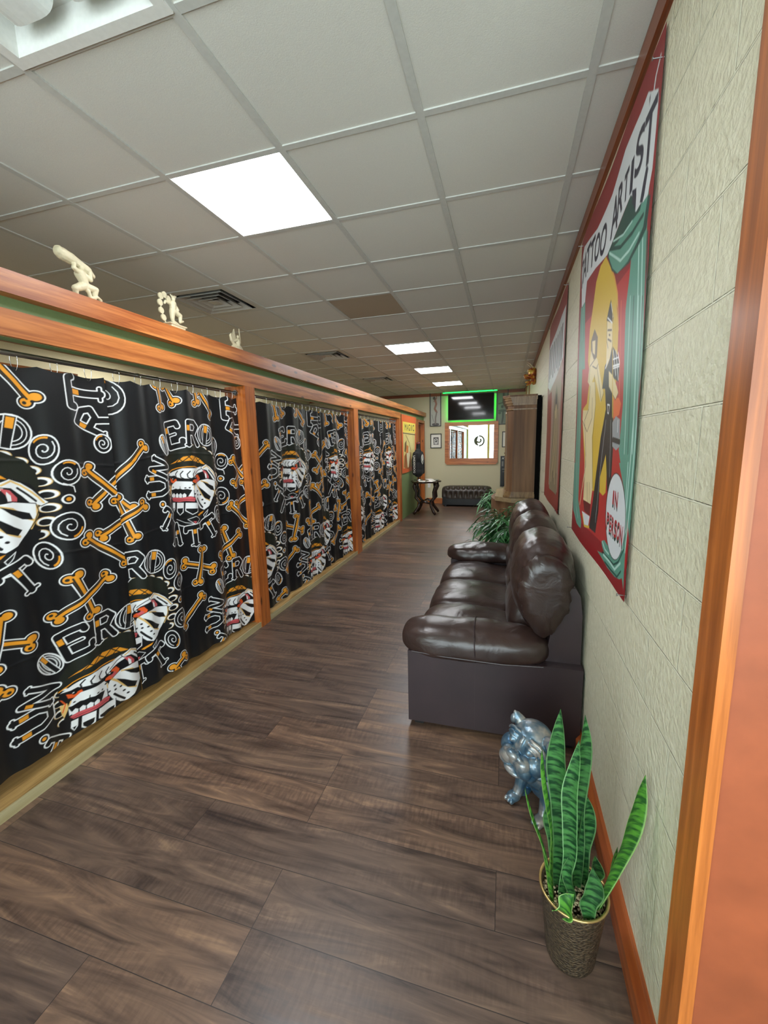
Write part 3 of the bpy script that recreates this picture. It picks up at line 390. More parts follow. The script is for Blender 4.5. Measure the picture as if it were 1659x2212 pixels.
def planks():
    m, nt, b = nodes_of('vinyl_plank_floor')
    tc = N(nt, 'ShaderNodeTexCoord'); mp = N(nt, 'ShaderNodeMapping'); mp.inputs['Location'].default_value = (20.29, 20-0.155+0.2*0, 0)
    nt.links.new(tc.outputs['Object'], mp.inputs['Vector'])
    def brick(c1, c2, mort):
        br = N(nt, 'ShaderNodeTexBrick'); br.offset = 0.37; br.offset_frequency = 3
        br.inputs['Scale'].default_value = 1; br.inputs['Brick Width'].default_value = 1.22; br.inputs['Row Height'].default_value = 0.2
        br.inputs['Mortar Size'].default_value = 0.0012; br.inputs['Mortar Smooth'].default_value = 0.2; br.inputs['Bias'].default_value = 0
        br.inputs['Color1'].default_value = (*c1, 1); br.inputs['Color2'].default_value = (*c2, 1); br.inputs['Mortar'].default_value = (*mort, 1)
        nt.links.new(mp.outputs[0], br.inputs['Vector']); return br
    br = brick((0, 0, 0), (1, 1, 1), (0.5, 0.5, 0.5))
    sc = N(nt, 'ShaderNodeVectorMath', operation='MULTIPLY'); sc.inputs[1].default_value = (1.6, 13, 1); nt.links.new(mp.outputs[0], sc.inputs[0])
    of = N(nt, 'ShaderNodeVectorMath', operation='MULTIPLY_ADD'); of.inputs[1].default_value = (37, 19, 7); nt.links.new(br.outputs['Color'], of.inputs[0]); nt.links.new(sc.outputs[0], of.inputs[2])
    n1 = N(nt, 'ShaderNodeTexNoise'); n1.inputs['Scale'].default_value = 1.3; n1.inputs['Detail'].default_value = 8; n1.inputs['Roughness'].default_value = 0.6; n1.inputs['Distortion'].default_value = 1.4
    nt.links.new(of.outputs[0], n1.inputs['Vector'])
    r1 = ramp(nt, [(0.28, lin((56, 44, 40))), (0.46, lin((92, 74, 64))), (0.6, lin((112, 90, 76))), (0.78, lin((150, 122, 98)))]); nt.links.new(n1.outputs['Fac'], r1.inputs[0])
    # broad grey-dark weathering patches, cross-sawn marks
    n2 = N(nt, 'ShaderNodeTexNoise'); n2.inputs['Scale'].default_value = 0.75; n2.inputs['Detail'].default_value = 5; nt.links.new(of.outputs[0], n2.inputs['Vector'])
    r2 = ramp(nt, [(0.42, (0, 0, 0)), (0.62, (1, 1, 1))]); nt.links.new(n2.outputs['Fac'], r2.inputs[0])
    sc3 = N(nt, 'ShaderNodeVectorMath', operation='MULTIPLY'); sc3.inputs[1].default_value = (45, 9, 1); nt.links.new(mp.outputs[0], sc3.inputs[0])
    n3 = N(nt, 'ShaderNodeTexNoise'); n3.inputs['Scale'].default_value = 1.6; n3.inputs['Detail'].default_value = 3; nt.links.new(sc3.outputs[0], n3.inputs['Vector'])
    r3 = ramp(nt, [(0.4, (0.72, 0.70, 0.72)), (0.6, (1, 1, 1))]); nt.links.new(n3.outputs['Fac'], r3.inputs[0])
    m1 = N(nt, 'ShaderNodeMix', data_type='RGBA', blend_type='MULTIPLY'); nt.links.new(r2.outputs[0], m1.inputs[0]); nt.links.new(r1.outputs[0], m1.inputs[6]); nt.links.new(r3.outputs[0], m1.inputs[7])
    m2 = N(nt, 'ShaderNodeMix', data_type='RGBA', blend_type='MULTIPLY'); m2.inputs[0].default_value = 1
    rp = ramp(nt, [(0.0, (0.74, 0.74, 0.78)), (0.5, (0.92, 0.9, 0.88)), (1.0, (1.18, 1.08, 0.98))]); nt.links.new(br.outputs['Color'], rp.inputs[0])
    nt.links.new(m1.outputs[2], m2.inputs[6]); nt.links.new(rp.outputs[0], m2.inputs[7])
    m3 = N(nt, 'ShaderNodeMix', data_type='RGBA'); nt.links.new(br.outputs['Fac'], m3.inputs[0]); nt.links.new(m2.outputs[2], m3.inputs[6]); m3.inputs[7].default_value = (*lin((46, 38, 36)), 1)
    nt.links.new(m3.outputs[2], b.inputs['Base Color'])
    rr = ramp(nt, [(0.3, (0.30, 0.30, 0.30)), (0.7, (0.44, 0.44, 0.44))]); nt.links.new(n1.outputs['Fac'], rr.inputs[0]); nt.links.new(rr.outputs[0], b.inputs['Roughness'])
    bp = N(nt, 'ShaderNodeBump'); bp.inputs['Strength'].default_value = 0.25; bp.inputs['Distance'].default_value = 0.002; nt.links.new(n1.outputs['Fac'], bp.inputs['Height'])
    b2 = N(nt, 'ShaderNodeBump', invert=True); b2.inputs['Strength'].default_value = 0.6; b2.inputs['Distance'].default_value = 0.002
    nt.links.new(br.outputs['Fac'], b2.inputs['Height']); nt.links.new(bp.outputs[0], b2.inputs['Normal']); nt.links.new(b2.outputs[0], b.inputs['Normal'])
    return m
M_cmu = cmu(); M_floor = planks()
def glassmat(name, tint=(0.95, 0.98, 0.97), refl=0.08):
    m = bpy.data.materials.new(name); m.use_nodes = True; nt = m.node_tree; nt.nodes.clear()
    o = N(nt, 'ShaderNodeOutputMaterial'); t = N(nt, 'ShaderNodeBsdfTransparent'); t.inputs[0].default_value = (*tint, 1)
    g = N(nt, 'ShaderNodeBsdfGlossy'); g.inputs['Roughness'].default_value = 0.02; mx = N(nt, 'ShaderNodeMixShader'); mx.inputs[0].default_value = refl
    nt.links.new(t.outputs[0], mx.inputs[1]); nt.links.new(g.outputs[0], mx.inputs[2]); nt.links.new(mx.outputs[0], o.inputs[0]); return m
M_pane = glassmat('window_glass')
# ------------------------------------------------------------------ room shell
XW, YE, ZC, K = 0.396, 10.7, 2.778, 0.9615
YS = -1.45                                   # storefront plane behind the photographer
XL, XP = -5.2, -2.02
struct('floor', B(XL, 3.0, YS-0.1, YE+0.1, -0.05, 0), M_floor)
struct('wall_right', B(XW, XW+0.2, 0.84, YE, 0, ZC+0.16), M_cmu)
struct('wall_back', B(XL, XW+0.2, YE, YE+0.12, 0, ZC+0.16), M_endw)
struct('wall_left', B(XL-0.12, XL, YS-0.1, YE+0.12, 0, ZC+0.16), M_leftw)
struct('wall_entry', B(XW, 3.0, 0.834, 0.84+0.1, 0, ZC+0.16), M_terra)
struct('wall_entry_side', B(3.0, 3.1, YS-0.1, 0.94, 0, ZC+0.16), M_leftw)
# storefront: wall with a wide window opening
WX0, WX1, WZ0, WZ1 = -2.0, 1.9, 0.45, 2.6
bm = BM(); box(bm, XL, WX0, YS-0.1, YS, 0, ZC+0.16); box(bm, WX1, 3.0, YS-0.1, YS, 0, ZC+0.16); box(bm, WX0, WX1, YS-0.1, YS, 0, WZ0); box(bm, WX0, WX1, YS-0.1, YS, WZ1, ZC+0.16)
struct('wall_front', bm, M_endw)
M_yel = plain('yellow_frame_paint', (226, 214, 110), 0.45)
w1 = struct('window_1', B(WX0, WX1, YS-0.055, YS-0.045, WZ0, WZ1), M_pane)
bm = BM()
for x in (-0.93, 0.45): box(bm, x-0.055, x+0.055, YS-0.09, YS+0.01, WZ0, WZ1)
for x in (WX0, WX1): box(bm, x-0.03, x+0.03, YS-0.09, YS+0.015, WZ0, WZ1)
for z in (WZ0, WZ1): box(bm, WX0, WX1, YS-0.09, YS+0.015, z-0.03, z+0.03)
f = obj('window_frame', bm, M_yel, w1, label='yellow painted storefront frame')
# round curl logo sticking to the storefront glass
bm = BM()
cx, cz, R = -1.42, 1.60, 0.26
outer = [(cx+R*math.cos(a), cz+R*math.sin(a)) for a in np.linspace(PI*0.5, PI*1.5, 18)]
inner = [(cx-0.05+0.13*math.sin(t)*1.0, cz-R+2*R*(t/PI)) for t in np.linspace(0.05, PI-0.05, 14)]
prism(bm, [(cx+R*math.cos(a), cz+R*math.sin(a)) for a in np.linspace(PI*0.52, PI*1.48, 18)]+[(cx-0.02-0.07*math.sin(t), cz-R*0.93+2*R*0.93*t/PI) for t in np.linspace(0.2, PI-0.2, 12)], YS-0.04, YS-0.036, 'y')
for pts, r_ in (([(cx+R*math.cos(a), YS-0.038, cz+R*math.sin(a)) for a in np.linspace(-PI/2, PI/2, 20)], 0.048),
                ([(cx-0.05+0.1*math.cos(a)+0.05, YS-0.038, cz+0.02+0.1*math.sin(a)) for a in np.linspace(-PI*0.9, PI*0.3, 16)], 0.048)): tube(bm, pts, r_, 6)
obj('window_emblem', bm, plain('emblem_vinyl', (96, 98, 84), 0.5), w1, label='round dark curl emblem stuck on the glass')
# ceiling on a 2 ft grid
GX = lambda i: (-0.35229+0.6096*i)*K
GY = lambda j: (1.21305+0.6096*j)*K
openings = {(-2, 1): 'lamp', (-2, 7): 'lamp', (-2, 10): 'lamp', (-2, 13): 'lamp', (-2, -2): 'troffer', (-2, -1): 'troffer', (-4, 3): 'vent', (-4, 7): 'vent', (-4, 11): 'vent', (-2, 4): 'old'}
bm = BM()
for i in range(-9, 6):
    for j in range(-5, 17):
        if (i, j) in openings and openings[(i, j)] != 'old' or (i, j) == (-2, 4): continue
        x0, x1 = max(XL, GX(i)), min(3.0, GX(i+1)); y0, y1 = max(YS-0.1, GY(j)), min(YE, GY(j+1))
        if x1 <= x0 or y1 <= y0: continue
        if y0 > 0.9 and x0 > XW: continue
        box(bm, x0, x1, y0, y1, ZC, ZC+0.015)
ceil = struct('ceiling', bm, M_tile)
obj('aged_tile', B(GX(-2), GX(-1), GY(4), GY(5), ZC, ZC+0.015), M_tile_old, ceil, label='one browner ceiling tile')
bm = BM(); hw = 0.0145
for i in range(-8, 6):
    ymx = YE if GX(i) < XW else 0.83
    box(bm, GX(i)-hw, GX(i)+hw, YS, ymx, ZC-0.006, ZC)
for j in range(-4, 17):
    x1 = XW if GY(j) > 0.83 else 3.0
    for i in range(-9, 6):
        a, b_ = max(XL, GX(i)+hw), min(x1, GX(i+1)-hw)
        if b_ > a and GY(j) < YE: box(bm, a, b_, GY(j)-hw, GY(j)+hw, ZC-0.005, ZC)
obj('ceiling_grid', bm, M_grid, ceil)
struct('ceiling_deck', B(XL, 3.0, YS-0.1, YE, ZC+0.16, ZC+0.18), M_dark)
# crown boards, baseboards
struct('trim_1', B(XW-0.018, XW, 0.84, YE, 2.70, ZC-0.006), M_crown)
struct('trim_2', B(XL, XW-0.018, YE-0.018, YE, 2.70, ZC-0.006), M_crownx)
bm = BM(); prism(bm, [(XW, 0), (XW-0.03, 0), (XW-0.03, 0.075), (XW-0.012, 0.1), (XW, 0.1)], 0.915, YE, 'y')
struct('baseboard_right', bm, M_base)
struct('baseboard_back', B(-1.98, XW-0.03, YE-0.02, YE, 0, 0.14), M_beamx)
# casing on the corner of the block wall
struct('trim_3', B(XW-0.024, XW, 0.826, 0.913, 0, ZC-0.006), M_cas)
# ------------------------------------------------------------------ timber partition on the left
Y1 = 8.03
pt = struct('wall_partition', B(-2.11, -2.045, -0.1, YE, 2.045, 2.24), M_green)
bm = BM(); box(bm, -2.11, -2.045, Y1+0.14, 9.86, 0, 2.045); box(bm, -2.11, -2.045, YS, -0.1, 0, 2.24)
obj('green_panel', bm, M_green, pt)
struct('trim_4', B(-2.15, -1.985, YS, YE, 2.213, 2.306), M_beam, bevel=0.004)
struct('trim_5', B(-2.14, XP, -0.1, Y1+0.14, 2.047, 2.158), M_beam, bevel=0.004)
for n, (a, b_) in enumerate(((-0.1+0.0, 0.42), (3.0, 3.135), (5.50, 5.67), (Y1, Y1+0.14)), 6):
    if n == 6: a, b_ = 0.24, 0.40
    bm = BM(); box(bm, -2.09, XP-0.001, a, b_, 0.0, 2.047); box(bm, -2.22, -2.09, a+0.012, b_-0.012, 0, 2.047)
    struct('trim_%d' % n, bm, M_post, bevel=0.003)
for n, (a, b_) in enumerate(((0.40, 3.0), (3.135, 5.50), (5.67, Y1)), 10):
    bm = BM(); box(bm, -2.44, -2.047, a, b_, 0.0, 0.038); s_ = struct('trim_%d' % n, bm, M_sill)
    bm = BM(); prism(bm, [(-2.047, 0), (-2.03, 0), (-2.03, 0.048), (-2.047, 0.044)], a, b_, 'y'); obj('sill_edge', bm, M_sillf, s_, label='pale bullnose front edge')
# far doorway in the partition
bm = BM(); box(bm, -2.12, -2.02, 9.80, 9.90, 0, 2.045); box(bm, -2.12, -2.02, 10.62, 10.70, 0, 2.045); box(bm, -2.12, -2.02, 9.80, 10.70, 2.045, 2.11)
dr = struct('door_1', bm, M_post, bevel=0.003)
obj('door_leaf', B(-2.34, -2.13, 10.6, 10.64, 0.01, 2.03), wood('door_leaf_stain', (132, 66, 22), (170, 92, 34), 'z', knots=False), dr)
# stall backs seen in the gap over the curtains
struct('wall_stall', B(-3.9, -3.84, -0.1, 3.04, 0, 2.2), M_leftw)
struct('trim_13', B(-3.95, -3.80, -0.1, 3.04, 2.2, 2.26), M_beam)
for n, y in enumerate((3.06, 5.58), 14): struct('wall_divider_%d' % (n-13), B(-3.84, -2.23, y-0.03, y+0.03, 0, 1.9), M_leftw)
# ------------------------------------------------------------------ ceiling lights and vents
def light(i, j, label):
    t = thing('ceiling_light', label, 'ceiling light', (GX(i), GY(j), ZC), 0, 'square ceiling light panels')
    s = 0.6096*K; bm = BM(); e = 0.016
    box(bm, 0, s, 0, e, -0.004, 0.03); box(bm, 0, s, s-e, s, -0.004, 0.03); box(bm, 0, e, e, s-e, -0.004, 0.03); box(bm, s-e, s, e, s-e, -0.004, 0.03)
    obj('light_frame', bm, M_white, t); obj('light_diffuser', B(e, s-e, e, s-e, 0.002, 0.006), M_lamp, t)
light(-2, 1, 'large lit square ceiling light panel nearest the camera')
light(-2, 7, 'second lit square ceiling light, beyond the brown ceiling tile')
light(-2, 10, 'third lit square ceiling light from the camera')
light(-2, 13, 'farthest lit square ceiling light, in front of the television')
s = 0.6096*K
t = thing('ceiling_troffer', 'unlit white recessed ceiling light with curved baffles, at the upper left corner', 'ceiling light', (GX(-2), GY(-2), ZC))
bm = BM()
for (a, b_, c, d) in ((0, s, 0, 0.035), (0, s, 2*s-0.035, 2*s), (0, 0.035, 0.035, 2*s-0.035), (s-0.035, s, 0.035, 2*s-0.035)): box(bm, a, b_, c, d, -0.012, 0.11)
obj('housing', bm, M_white, t)
obj('reflector', B(0.03, s-0.03, 0.03, 2*s-0.03, 0.075, 0.085), M_offd, t)
for cxx in (0.31, 0.69):
    bm = BM(); pr = [(cxx*s+0.085*math.copysign(abs(math.cos(a))**.5, math.cos(a)), 0.075-0.075*abs(math.sin(a))**.5) for a in np.linspace(0, PI, 14)]
    prism(bm, pr, 0.09, 2*s-0.09, 'y'); obj('baffle', bm, M_offd, t, bevel=0.012)
def vent(i, j, label):
    t = thing('ceiling_vent', label, 'ceiling vent', (GX(i)+s/2, GY(j)+s/2, ZC), 0, 'square ceiling air vents')
    h = s/2; bm = BM()
    def sq(bm, r0, r1, z0, z1, th=0.003):
        P0 = [(-r0, -r0), (r0, -r0), (r0, r0), (-r0, r0)]; P1 = [(-r1, -r1), (r1, -r1), (r1, r1), (-r1, r1)]
        a = [bm.verts.new((*p, z0)) for p in P0]; b = [bm.verts.new((*p, z1)) for p in P1]
        a2 = [bm.verts.new((*p, z0+th)) for p in P0]; b2 = [bm.verts.new((*p, z1+th)) for p in P1]
        for k in range(4):
            n = (k+1) % 4
            bm.faces.new((a[k], a[n], b[n], b[k])); bm.faces.new((a2[k], b2[k], b2[n], a2[n])); bm.faces.new((a[k], a2[k], a2[n], a[n])); bm.faces.new((b[k], b[n], b2[n], b2[k]))
    sq(bm, h, h-0.05, -0.004, -0.006); obj('vent_frame', bm, M_ventw, t)
    for k in range(3):
        bm = BM(); r = h-0.075-0.062*k; sq(bm, r, r-0.05, -0.016+0.002*k, 0.028); obj('vent_louver', bm, M_ventw, t)
    bm = BM(); box(bm, -0.04, 0.04, -0.04, 0.04, -0.008, -0.004); obj('vent_core', bm, M_ventw, t)
    obj('vent_duct', B(-h, h, -h, h, 0.05, 0.06), M_dark, t)
vent(-4, 3, 'nearest square ceiling air vent with nested louvers, above the small figurines')
vent(-4, 7, 'second square ceiling air vent, left of the second lit panel')
vent(-4, 11, 'farthest square ceiling air vent, low over the partition')

for n, (a, b_) in enumerate(((8.6, 8.75), (9.9, 10.05)), 17): struct('trim_%d' % n, B(XW-0.02, XW, a, b_, 0.1, 2.70), M_sill)
# ------------------------------------------------------------------ printed curtains
CW = 1.17
cv = Canvas(-0.0, CW, 0.03, 1.955, 0.0025, (20, 22, 25))
for w in (0, -CW, CW):
    for a, b_ in (((.19, 1.58), (-.12, 1.28)), ((-.13, 1.46), (.07, 1.22)), ((0.0, 1.28), (.07, 1.05)), ((.15, 1.23), (-.1, 1.10)),
                  ((-.18, 1.10), (0.0, .93))): bone(cv, (a[0]+w, a[1]), (b_[0]+w, b_[1]))
for a, b_ in (((.90, .92), (.96, .69)), ((1.06, .86), (.82, .73)), ((.47, .76), (.70, .66)), ((.62, .83), (.56, .60)), ((.40, .31), (.58, .47)),
              ((.74, 1.96), (.84, 1.81)), ((.35, 1.96), (.37, 1.83)), ((.44, 1.97), (.50, 1.88)), ((.25, .05), (.33, .10)), ((.68, 1.97), (.69, 1.89))): bone(cv, a, b_, .015)
letter(cv, 'T', (1.07, 1.865), .075, .075, 90); letter(cv, 'R', (1.10, 1.715), .06, .07, 60); letter(cv, 'O', (1.13, 1.60), .04, .05, 0, 0)
letter(cv, 'O', (.02, 1.86), .085, .10, 0)
def logo(cv, du, dz):
    for p in LOGO:
        mv = lambda q: (q[0]+du, q[1]+dz)
        if p[0] == 'P': cv.poly(p[1], [mv(q) for q in p[2]])
        elif p[0] == 'S': cv.stroke(p[1], p[2], [mv(q) for q in p[3]])
        elif p[0] == 'E':
            c = mv(p[2])
            if p[1] == 'B': cv.elli('C', c, p[3]*1.1, p[4]*1.1); cv.elli('W', c, p[3]*.98, p[4]*.98); cv.elli('K', (c[0]-.003, c[1]-.003), p[3]*.72, p[4]*.72)
            elif p[1] == 'r': cv.elli('W', c, p[3], p[4]); cv.elli('K', c, p[3]*.72, p[4]*.75); cv.elli('G', c, p[3]*.4, p[4]*.4)
            else: cv.elli(p[1], c, p[3], p[4])
        elif p[0] == 'T': letter(cv, p[1], mv(p[2]), p[3], p[4], p[5], p[6])
logo(cv, 0, 0); logo(cv, .398, -1.094); logo(cv, -.568, -.793)
# loose ink stipple on the gold parts
rng = np.random.default_rng(4)
M_curt = attr_mat('printed_black_curtain', 0.42, 0.25, 420, spec=0.4)
def curtain(y0, y1, xc, step, label, seed, rings=8, amp=1.0, hem=(.065, .065)):
    rgb = cv.rgb[::step, ::step]; us = cv.us[::step]; zs = cv.vs[::step]
    rs = random.Random(seed); wd = y1-y0
    n = rgb.shape[1]; yy = y0+us/CW*wd
    ph = [rs.uniform(0, 6.28) for _ in range(6)]; lam = [0.46*wd/1.2, 0.23*wd/1.2, 0.12, 0.30]
    f = lambda y, z: amp*(0.016*math.sin(6.283*y/lam[0]+ph[0]+0.5*z)+0.012*math.sin(6.283*y/lam[1]+ph[1]-0.7*z)+0.004*math.sin(6.283*y/lam[2]+ph[2]+z)*min(1, 1.2)+0.004*math.sin(z*2.2+ph[3]+3*y))
    Y, Z = np.meshgrid(yy, zs)
    X = xc+amp*(0.016*np.sin(6.283*Y/lam[0]+ph[0]+0.5*Z)+0.012*np.sin(6.283*Y/lam[1]+ph[1]-0.7*Z)+0.004*np.sin(6.283*Y/lam[2]+ph[2]+Z)+0.004*np.sin(Z*2.2+ph[3]+3*Y))
    # store creases
    for zc in (0.55, 1.05, 1.5): X = X+0.0022*np.exp(-((Z-zc-0.03*np.sin(4*Y+seed))/0.008)**2)
    top = np.clip((Z-1.80)/0.15, 0, 1)
    Z2 = Z-top*0.014*np.abs(np.sin(PI*(Y-y0)/wd*rings))+0.008*np.clip(1-Z/0.3, 0, 1)*np.sin(6.283*Y/lam[0]+ph[0])
    Z2 = Z2+(hem[0]+(hem[1]-hem[0])*(Y-y0)/wd-0.03)*np.clip(1-Z/0.9, 0, 1)
    t = thing('shower_curtain', label, 'curtain', (xc, y0, 0), 0, 'black curtains printed with bulldogs and bones')
    P = np.stack([X-xc, Y-y0, Z2], -1)
    grid_obj('curtain_fabric', P, M_curt, t, rgb)
    bm = BM(); yr = [wd*(k+0.5)/rings for k in range(rings)]
    pts = [(0.0+0.024*math.cos(a), 0, 1.975+(0.033 if math.sin(a) > 0 else 0.05)*math.sin(a)) for a in np.linspace(0, 2*PI, 18)]
    tube(bm, pts, 0.0016, 6, cap=False); r0 = obj('curtain_ring', bm, M_chrome, t, smooth=True); r0.location = (0, yr[0], 0)
    for y in yr[1:]:
        r = r0.copy(); C.objects.link(r); r.location = (0, y, 0)
    return t
curtain(0.45, 1.845, -2.125, 1, 'black bulldog print curtain nearest the camera, cut off by the left photo edge', 3, amp=.8, hem=(.12, .105))
curtain(1.84, 2.995, -2.11, 1, 'black bulldog print curtain ending at the first wooden post from the camera', 11, hem=(.105, .05))
curtain(3.14, 4.52, -2.10, 2, 'black bulldog print curtain just behind the first wooden post from the camera', 5)
curtain(4.49, 5.49, -2.11, 2, 'black bulldog print curtain just before the second wooden post from the camera', 8, amp=1.25)
curtain(5.68, 7.07, -2.105, 2, 'black bulldog print curtain just behind the second wooden post from the camera', 21, amp=1.1)
curtain(7.06, 8.02, -2.11, 2, 'farthest black bulldog print curtain, next to the magic poster', 17, amp=1.3)
for (a, b_, w) in ((0.40, 3.0, 'nearest'), (3.135, 5.5, 'middle'), (5.67, 8.03, 'farthest')):
    bm = BM(); tube(bm, [(-2.108, a, 1.995), (-2.108, b_, 1.995)], 0.0125, 12); r = obj('curtain_rod', bm, M_steel, smooth=True)
    tag(r, 'grey steel curtain rod over the %s pair of printed curtains' % w, 'curtain rod', 'steel curtain rods')
    for y in (a, b_):
        bm = BM(); tube(bm, [(-2.108, y, 1.995), (-2.108, y+(0.014 if y == a else -0.014), 1.995)], 0.022, 14); obj('rod_flange', bm, M_steel, r)
# ------------------------------------------------------------------ posters on the block wall
M_post1 = attr_mat('vinyl_banner_print', 0.42, 0.05, 30)
def banner(cvs, y_of_u, x, loc, name, label, cat, edge, keep=None, nails=True, u_rng=None):
    t = thing(name, label, cat, loc)
    U, Z = np.meshgrid(cvs.us, cvs.vs)
    X = x+0.003*np.sin(U*7+Z*1.3)+0.002*np.sin(Z*5)
    grid_obj('printed_sheet', np.stack([X-loc[0], y_of_u(U)-loc[1], Z-loc[2]], -1), M_post1, t, cvs.rgb, keep)
    return t
def paint_list(cvs, lst):
    for p in lst:
        if p[0] == 'P': cvs.poly(p[1], p[2])
        elif p[0] == 'S': cvs.stroke(p[1], p[2], p[3])
        elif p[0] == 'G':
            cvs.glyph('e', p[1], (p[2][0]+.006, p[2][1]-.006), p[3]*.85, p[4]); cvs.glyph('n', p[1], p[2], p[3]*.85, p[4], .002)
        elif p[0] == 'J':
            cvs.glyph('d', p[1], (p[2][0]+.002, p[2][1]-.012), p[3], p[4]); cvs.glyph('j', p[1], p[2], p[3], p[4])
pc = Canvas(-0.06, 1.335, 1.015, 2.675, 0.003, (140, 24, 30)); paint_list(pc, POST)
U, Z = np.meshgrid(pc.us, pc.vs); tt = (Z-1.02)/1.65
keep = (U > 0.103-0.136*tt) & (U < 1.327-0.02*tt) & (Z > 1.024)
FY = 2.80
t = banner(pc, lambda u: FY-u, 0.388, (0.388, 1.49, 1.02), 'tattoo_banner', 'large red tattoo artist banner reading IN PERSON, with painted man and woman', 'poster', None, keep)
def nail(parent, y, z, loc):
    bm = BM(); tube(bm, [(0.006, 0, 0), (-0.022, 0, 0.002)], 0.0018, 8); tube(bm, [(-0.022, 0, 0.002), (-0.024, 0, 0.002)], 0.005, 10)
    o = obj('nail', bm, M_steel, parent); o.location = (0.0, y-loc[1], z-loc[2])
for y, z in ((1.51, 2.60), (2.79, 2.64), (1.49, 1.045), (2.69, 1.035)): nail(t, y, z, (0.388, 1.49, 1.02))
# second banner
p2 = Canvas(0.0, 1.28, 0.995, 2.66, 0.005, (146, 40, 36))
p2.poly((0.42, 0.30, 0.24), [(.10, 1.15), (.10, 2.25), (1.17, 2.25), (1.17, 1.15)])
p2.poly('w', [(.03, 2.44), (.03, 2.08), (.3, 2.02), (1.2, 2.16), (1.24, 2.52), (.7, 2.5)])
for k, (a, b_) in enumerate(((.10, .16), (.2, .25), (.31, .36), (.44, .5), (.57, .62), (.7, .76), (.83, .88), (.95, 1.01), (1.06, 1.12))):
    p2.poly('d' if k % 2 else 'k', [(a, 2.12+.02*(k % 3)), (b_, 2.12+.02*(k % 3)), (b_+.01, 2.43), (a+.01, 2.43)])
p2.poly((0.30, 0.05, 0.03), [(.08, 1.12), (.08, 2.0), (.45, 2.0), (.5, 1.12)])
p2.poly((0.24, 0.20, 0.12), [(.55, 1.12), (.62, 1.9), (.8, 2.02), (1.0, 1.85), (1.1, 1.12)])
for q in range(9): p2.stroke('t' if q % 2 else 's', .02, [(.66+.045*q, 1.2+.05*(q % 3)), (.70+.03*q, 1.5), (.72+.03*q, 1.8)])
p2.elli('k', (.8, 1.85), .07, .1); p2.elli('s', (.8, 1.80), .045, .06)
p2.stroke('g', .02, [(.14, 1.2), (.14, 2.0)])
t = banner(p2, lambda u: 4.68-u, 0.389, (0.389, 3.40, 1.0), 'sideshow_banner', 'red banner with a brown painted figure, hanging beyond the tattoo artist banner', 'poster', None)
for y, z in ((3.42, 2.645), (4.66, 2.645), (3.41, 1.02), (4.67, 1.02)): nail(t, y, z, (0.389, 3.40, 1.0))
# magic poster on the green panel
mc = Canvas(0, 1.42, 0, 1.19, 0.005, (214, 96, 46))
mc.poly((0.72, 0.60, 0.22), [(.12, .1), (.12, 1.02), (1.28, 1.02), (1.2, .1)])
mc.poly((0.80, 0.66, 0.10), [(.1, .84), (.1, 1.05), (1.32, 1.05), (1.32, .84)])
for k, ch in enumerate('MAGIC'): mc.glyph((0.02, 0.03, 0.05), ch, (.34+.19*k, .945), .15 if ch != 'I' else .05, .13)
mc.poly((0.35, 0.12, 0.03), [(.15, .12), (.2, .35), (.45, .45), (.8, .42), (.9, .1), (.5, .06)])
mc.poly((0.75, 0.70, 0.45), [(.5, .1), (.4, .4), (.7, .55), (.75, .35), (.6, .1)])
mc.poly((0.16, 0.11, 0.04), [(.2, .45), (.25, .62), (.42, .68), (.38, .5), (.3, .42)])
mc.poly((0.65, 0.20, 0.04), [(.35, .42), (.42, .58), (.6, .55), (.58, .4)])
mc.poly((0.78, 0.68, 0.28), [(.55, .75), (.9, .45), (1.1, .5), (1.0, .8)])
mc.stroke((0.10, 0.08, 0.03), .02, [(.35, .78), (.7, .62), (.85, .45)]); mc.stroke((0.10, 0.08, 0.03), .02, [(.1, .82), (1.3, .8)])
t = thing('magic_poster', 'orange and yellow MAGIC poster on the green panel past the curtains', 'poster', (-2.04, 8.27, 0.95))
U, Z = np.meshgrid(mc.us, mc.vs)
grid_obj('printed_sheet', np.stack([0.006+0.004*np.sin(U*6), U, Z], -1), M_post1, t, mc.rgb)
bm = BM(); tube(bm, [(0.002, 0, 1.19), (0.002, 1.42, 1.19)], 0.006, 6); obj('top_hem', bm, plain('hem_orange', (205, 90, 50), 0.5), t)
# ------------------------------------------------------------------ sofa
def leather(name, c1, c2, rough=0.33, big=0.35):
    m, nt, b = nodes_of(name); tc = N(nt, 'ShaderNodeTexCoord')
    n1 = N(nt, 'ShaderNodeTexNoise'); n1.inputs['Scale'].default_value = 5; n1.inputs['Detail'].default_value = 4; nt.links.new(tc.outputs['Object'], n1.inputs['Vector'])
    r = ramp(nt, [(0.3, lin(c1)), (0.7, lin(c2))]); nt.links.new(n1.outputs['Fac'], r.inputs[0]); nt.links.new(r.outputs[0], b.inputs['Base Color'])
    b.inputs['Roughness'].default_value = rough; b.inputs['Specular IOR Level'].default_value = 0.6
    n2 = N(nt, 'ShaderNodeTexVoronoi'); n2.inputs['Scale'].default_value = 260; nt.links.new(tc.outputs['Object'], n2.inputs['Vector'])
    n3 = N(nt, 'ShaderNodeTexNoise'); n3.inputs['Scale'].default_value = 9; n3.inputs['Detail'].default_value = 3; n3.inputs['Distortion'].default_value = 1.2; nt.links.new(tc.outputs['Object'], n3.inputs['Vector'])
    b1 = N(nt, 'ShaderNodeBump'); b1.inputs['Strength'].default_value = 0.12; b1.inputs['Distance'].default_value = 0.001; nt.links.new(n2.outputs['Distance'], b1.inputs['Height'])
    b2 = N(nt, 'ShaderNodeBump'); b2.inputs['Strength'].default_value = big; b2.inputs['Distance'].default_value = 0.012; nt.links.new(n3.outputs['Fac'], b2.inputs['Height']); nt.links.new(b1.outputs[0], b2.inputs['Normal'])
    nt.links.new(b2.outputs[0], b.inputs['Normal']); return m
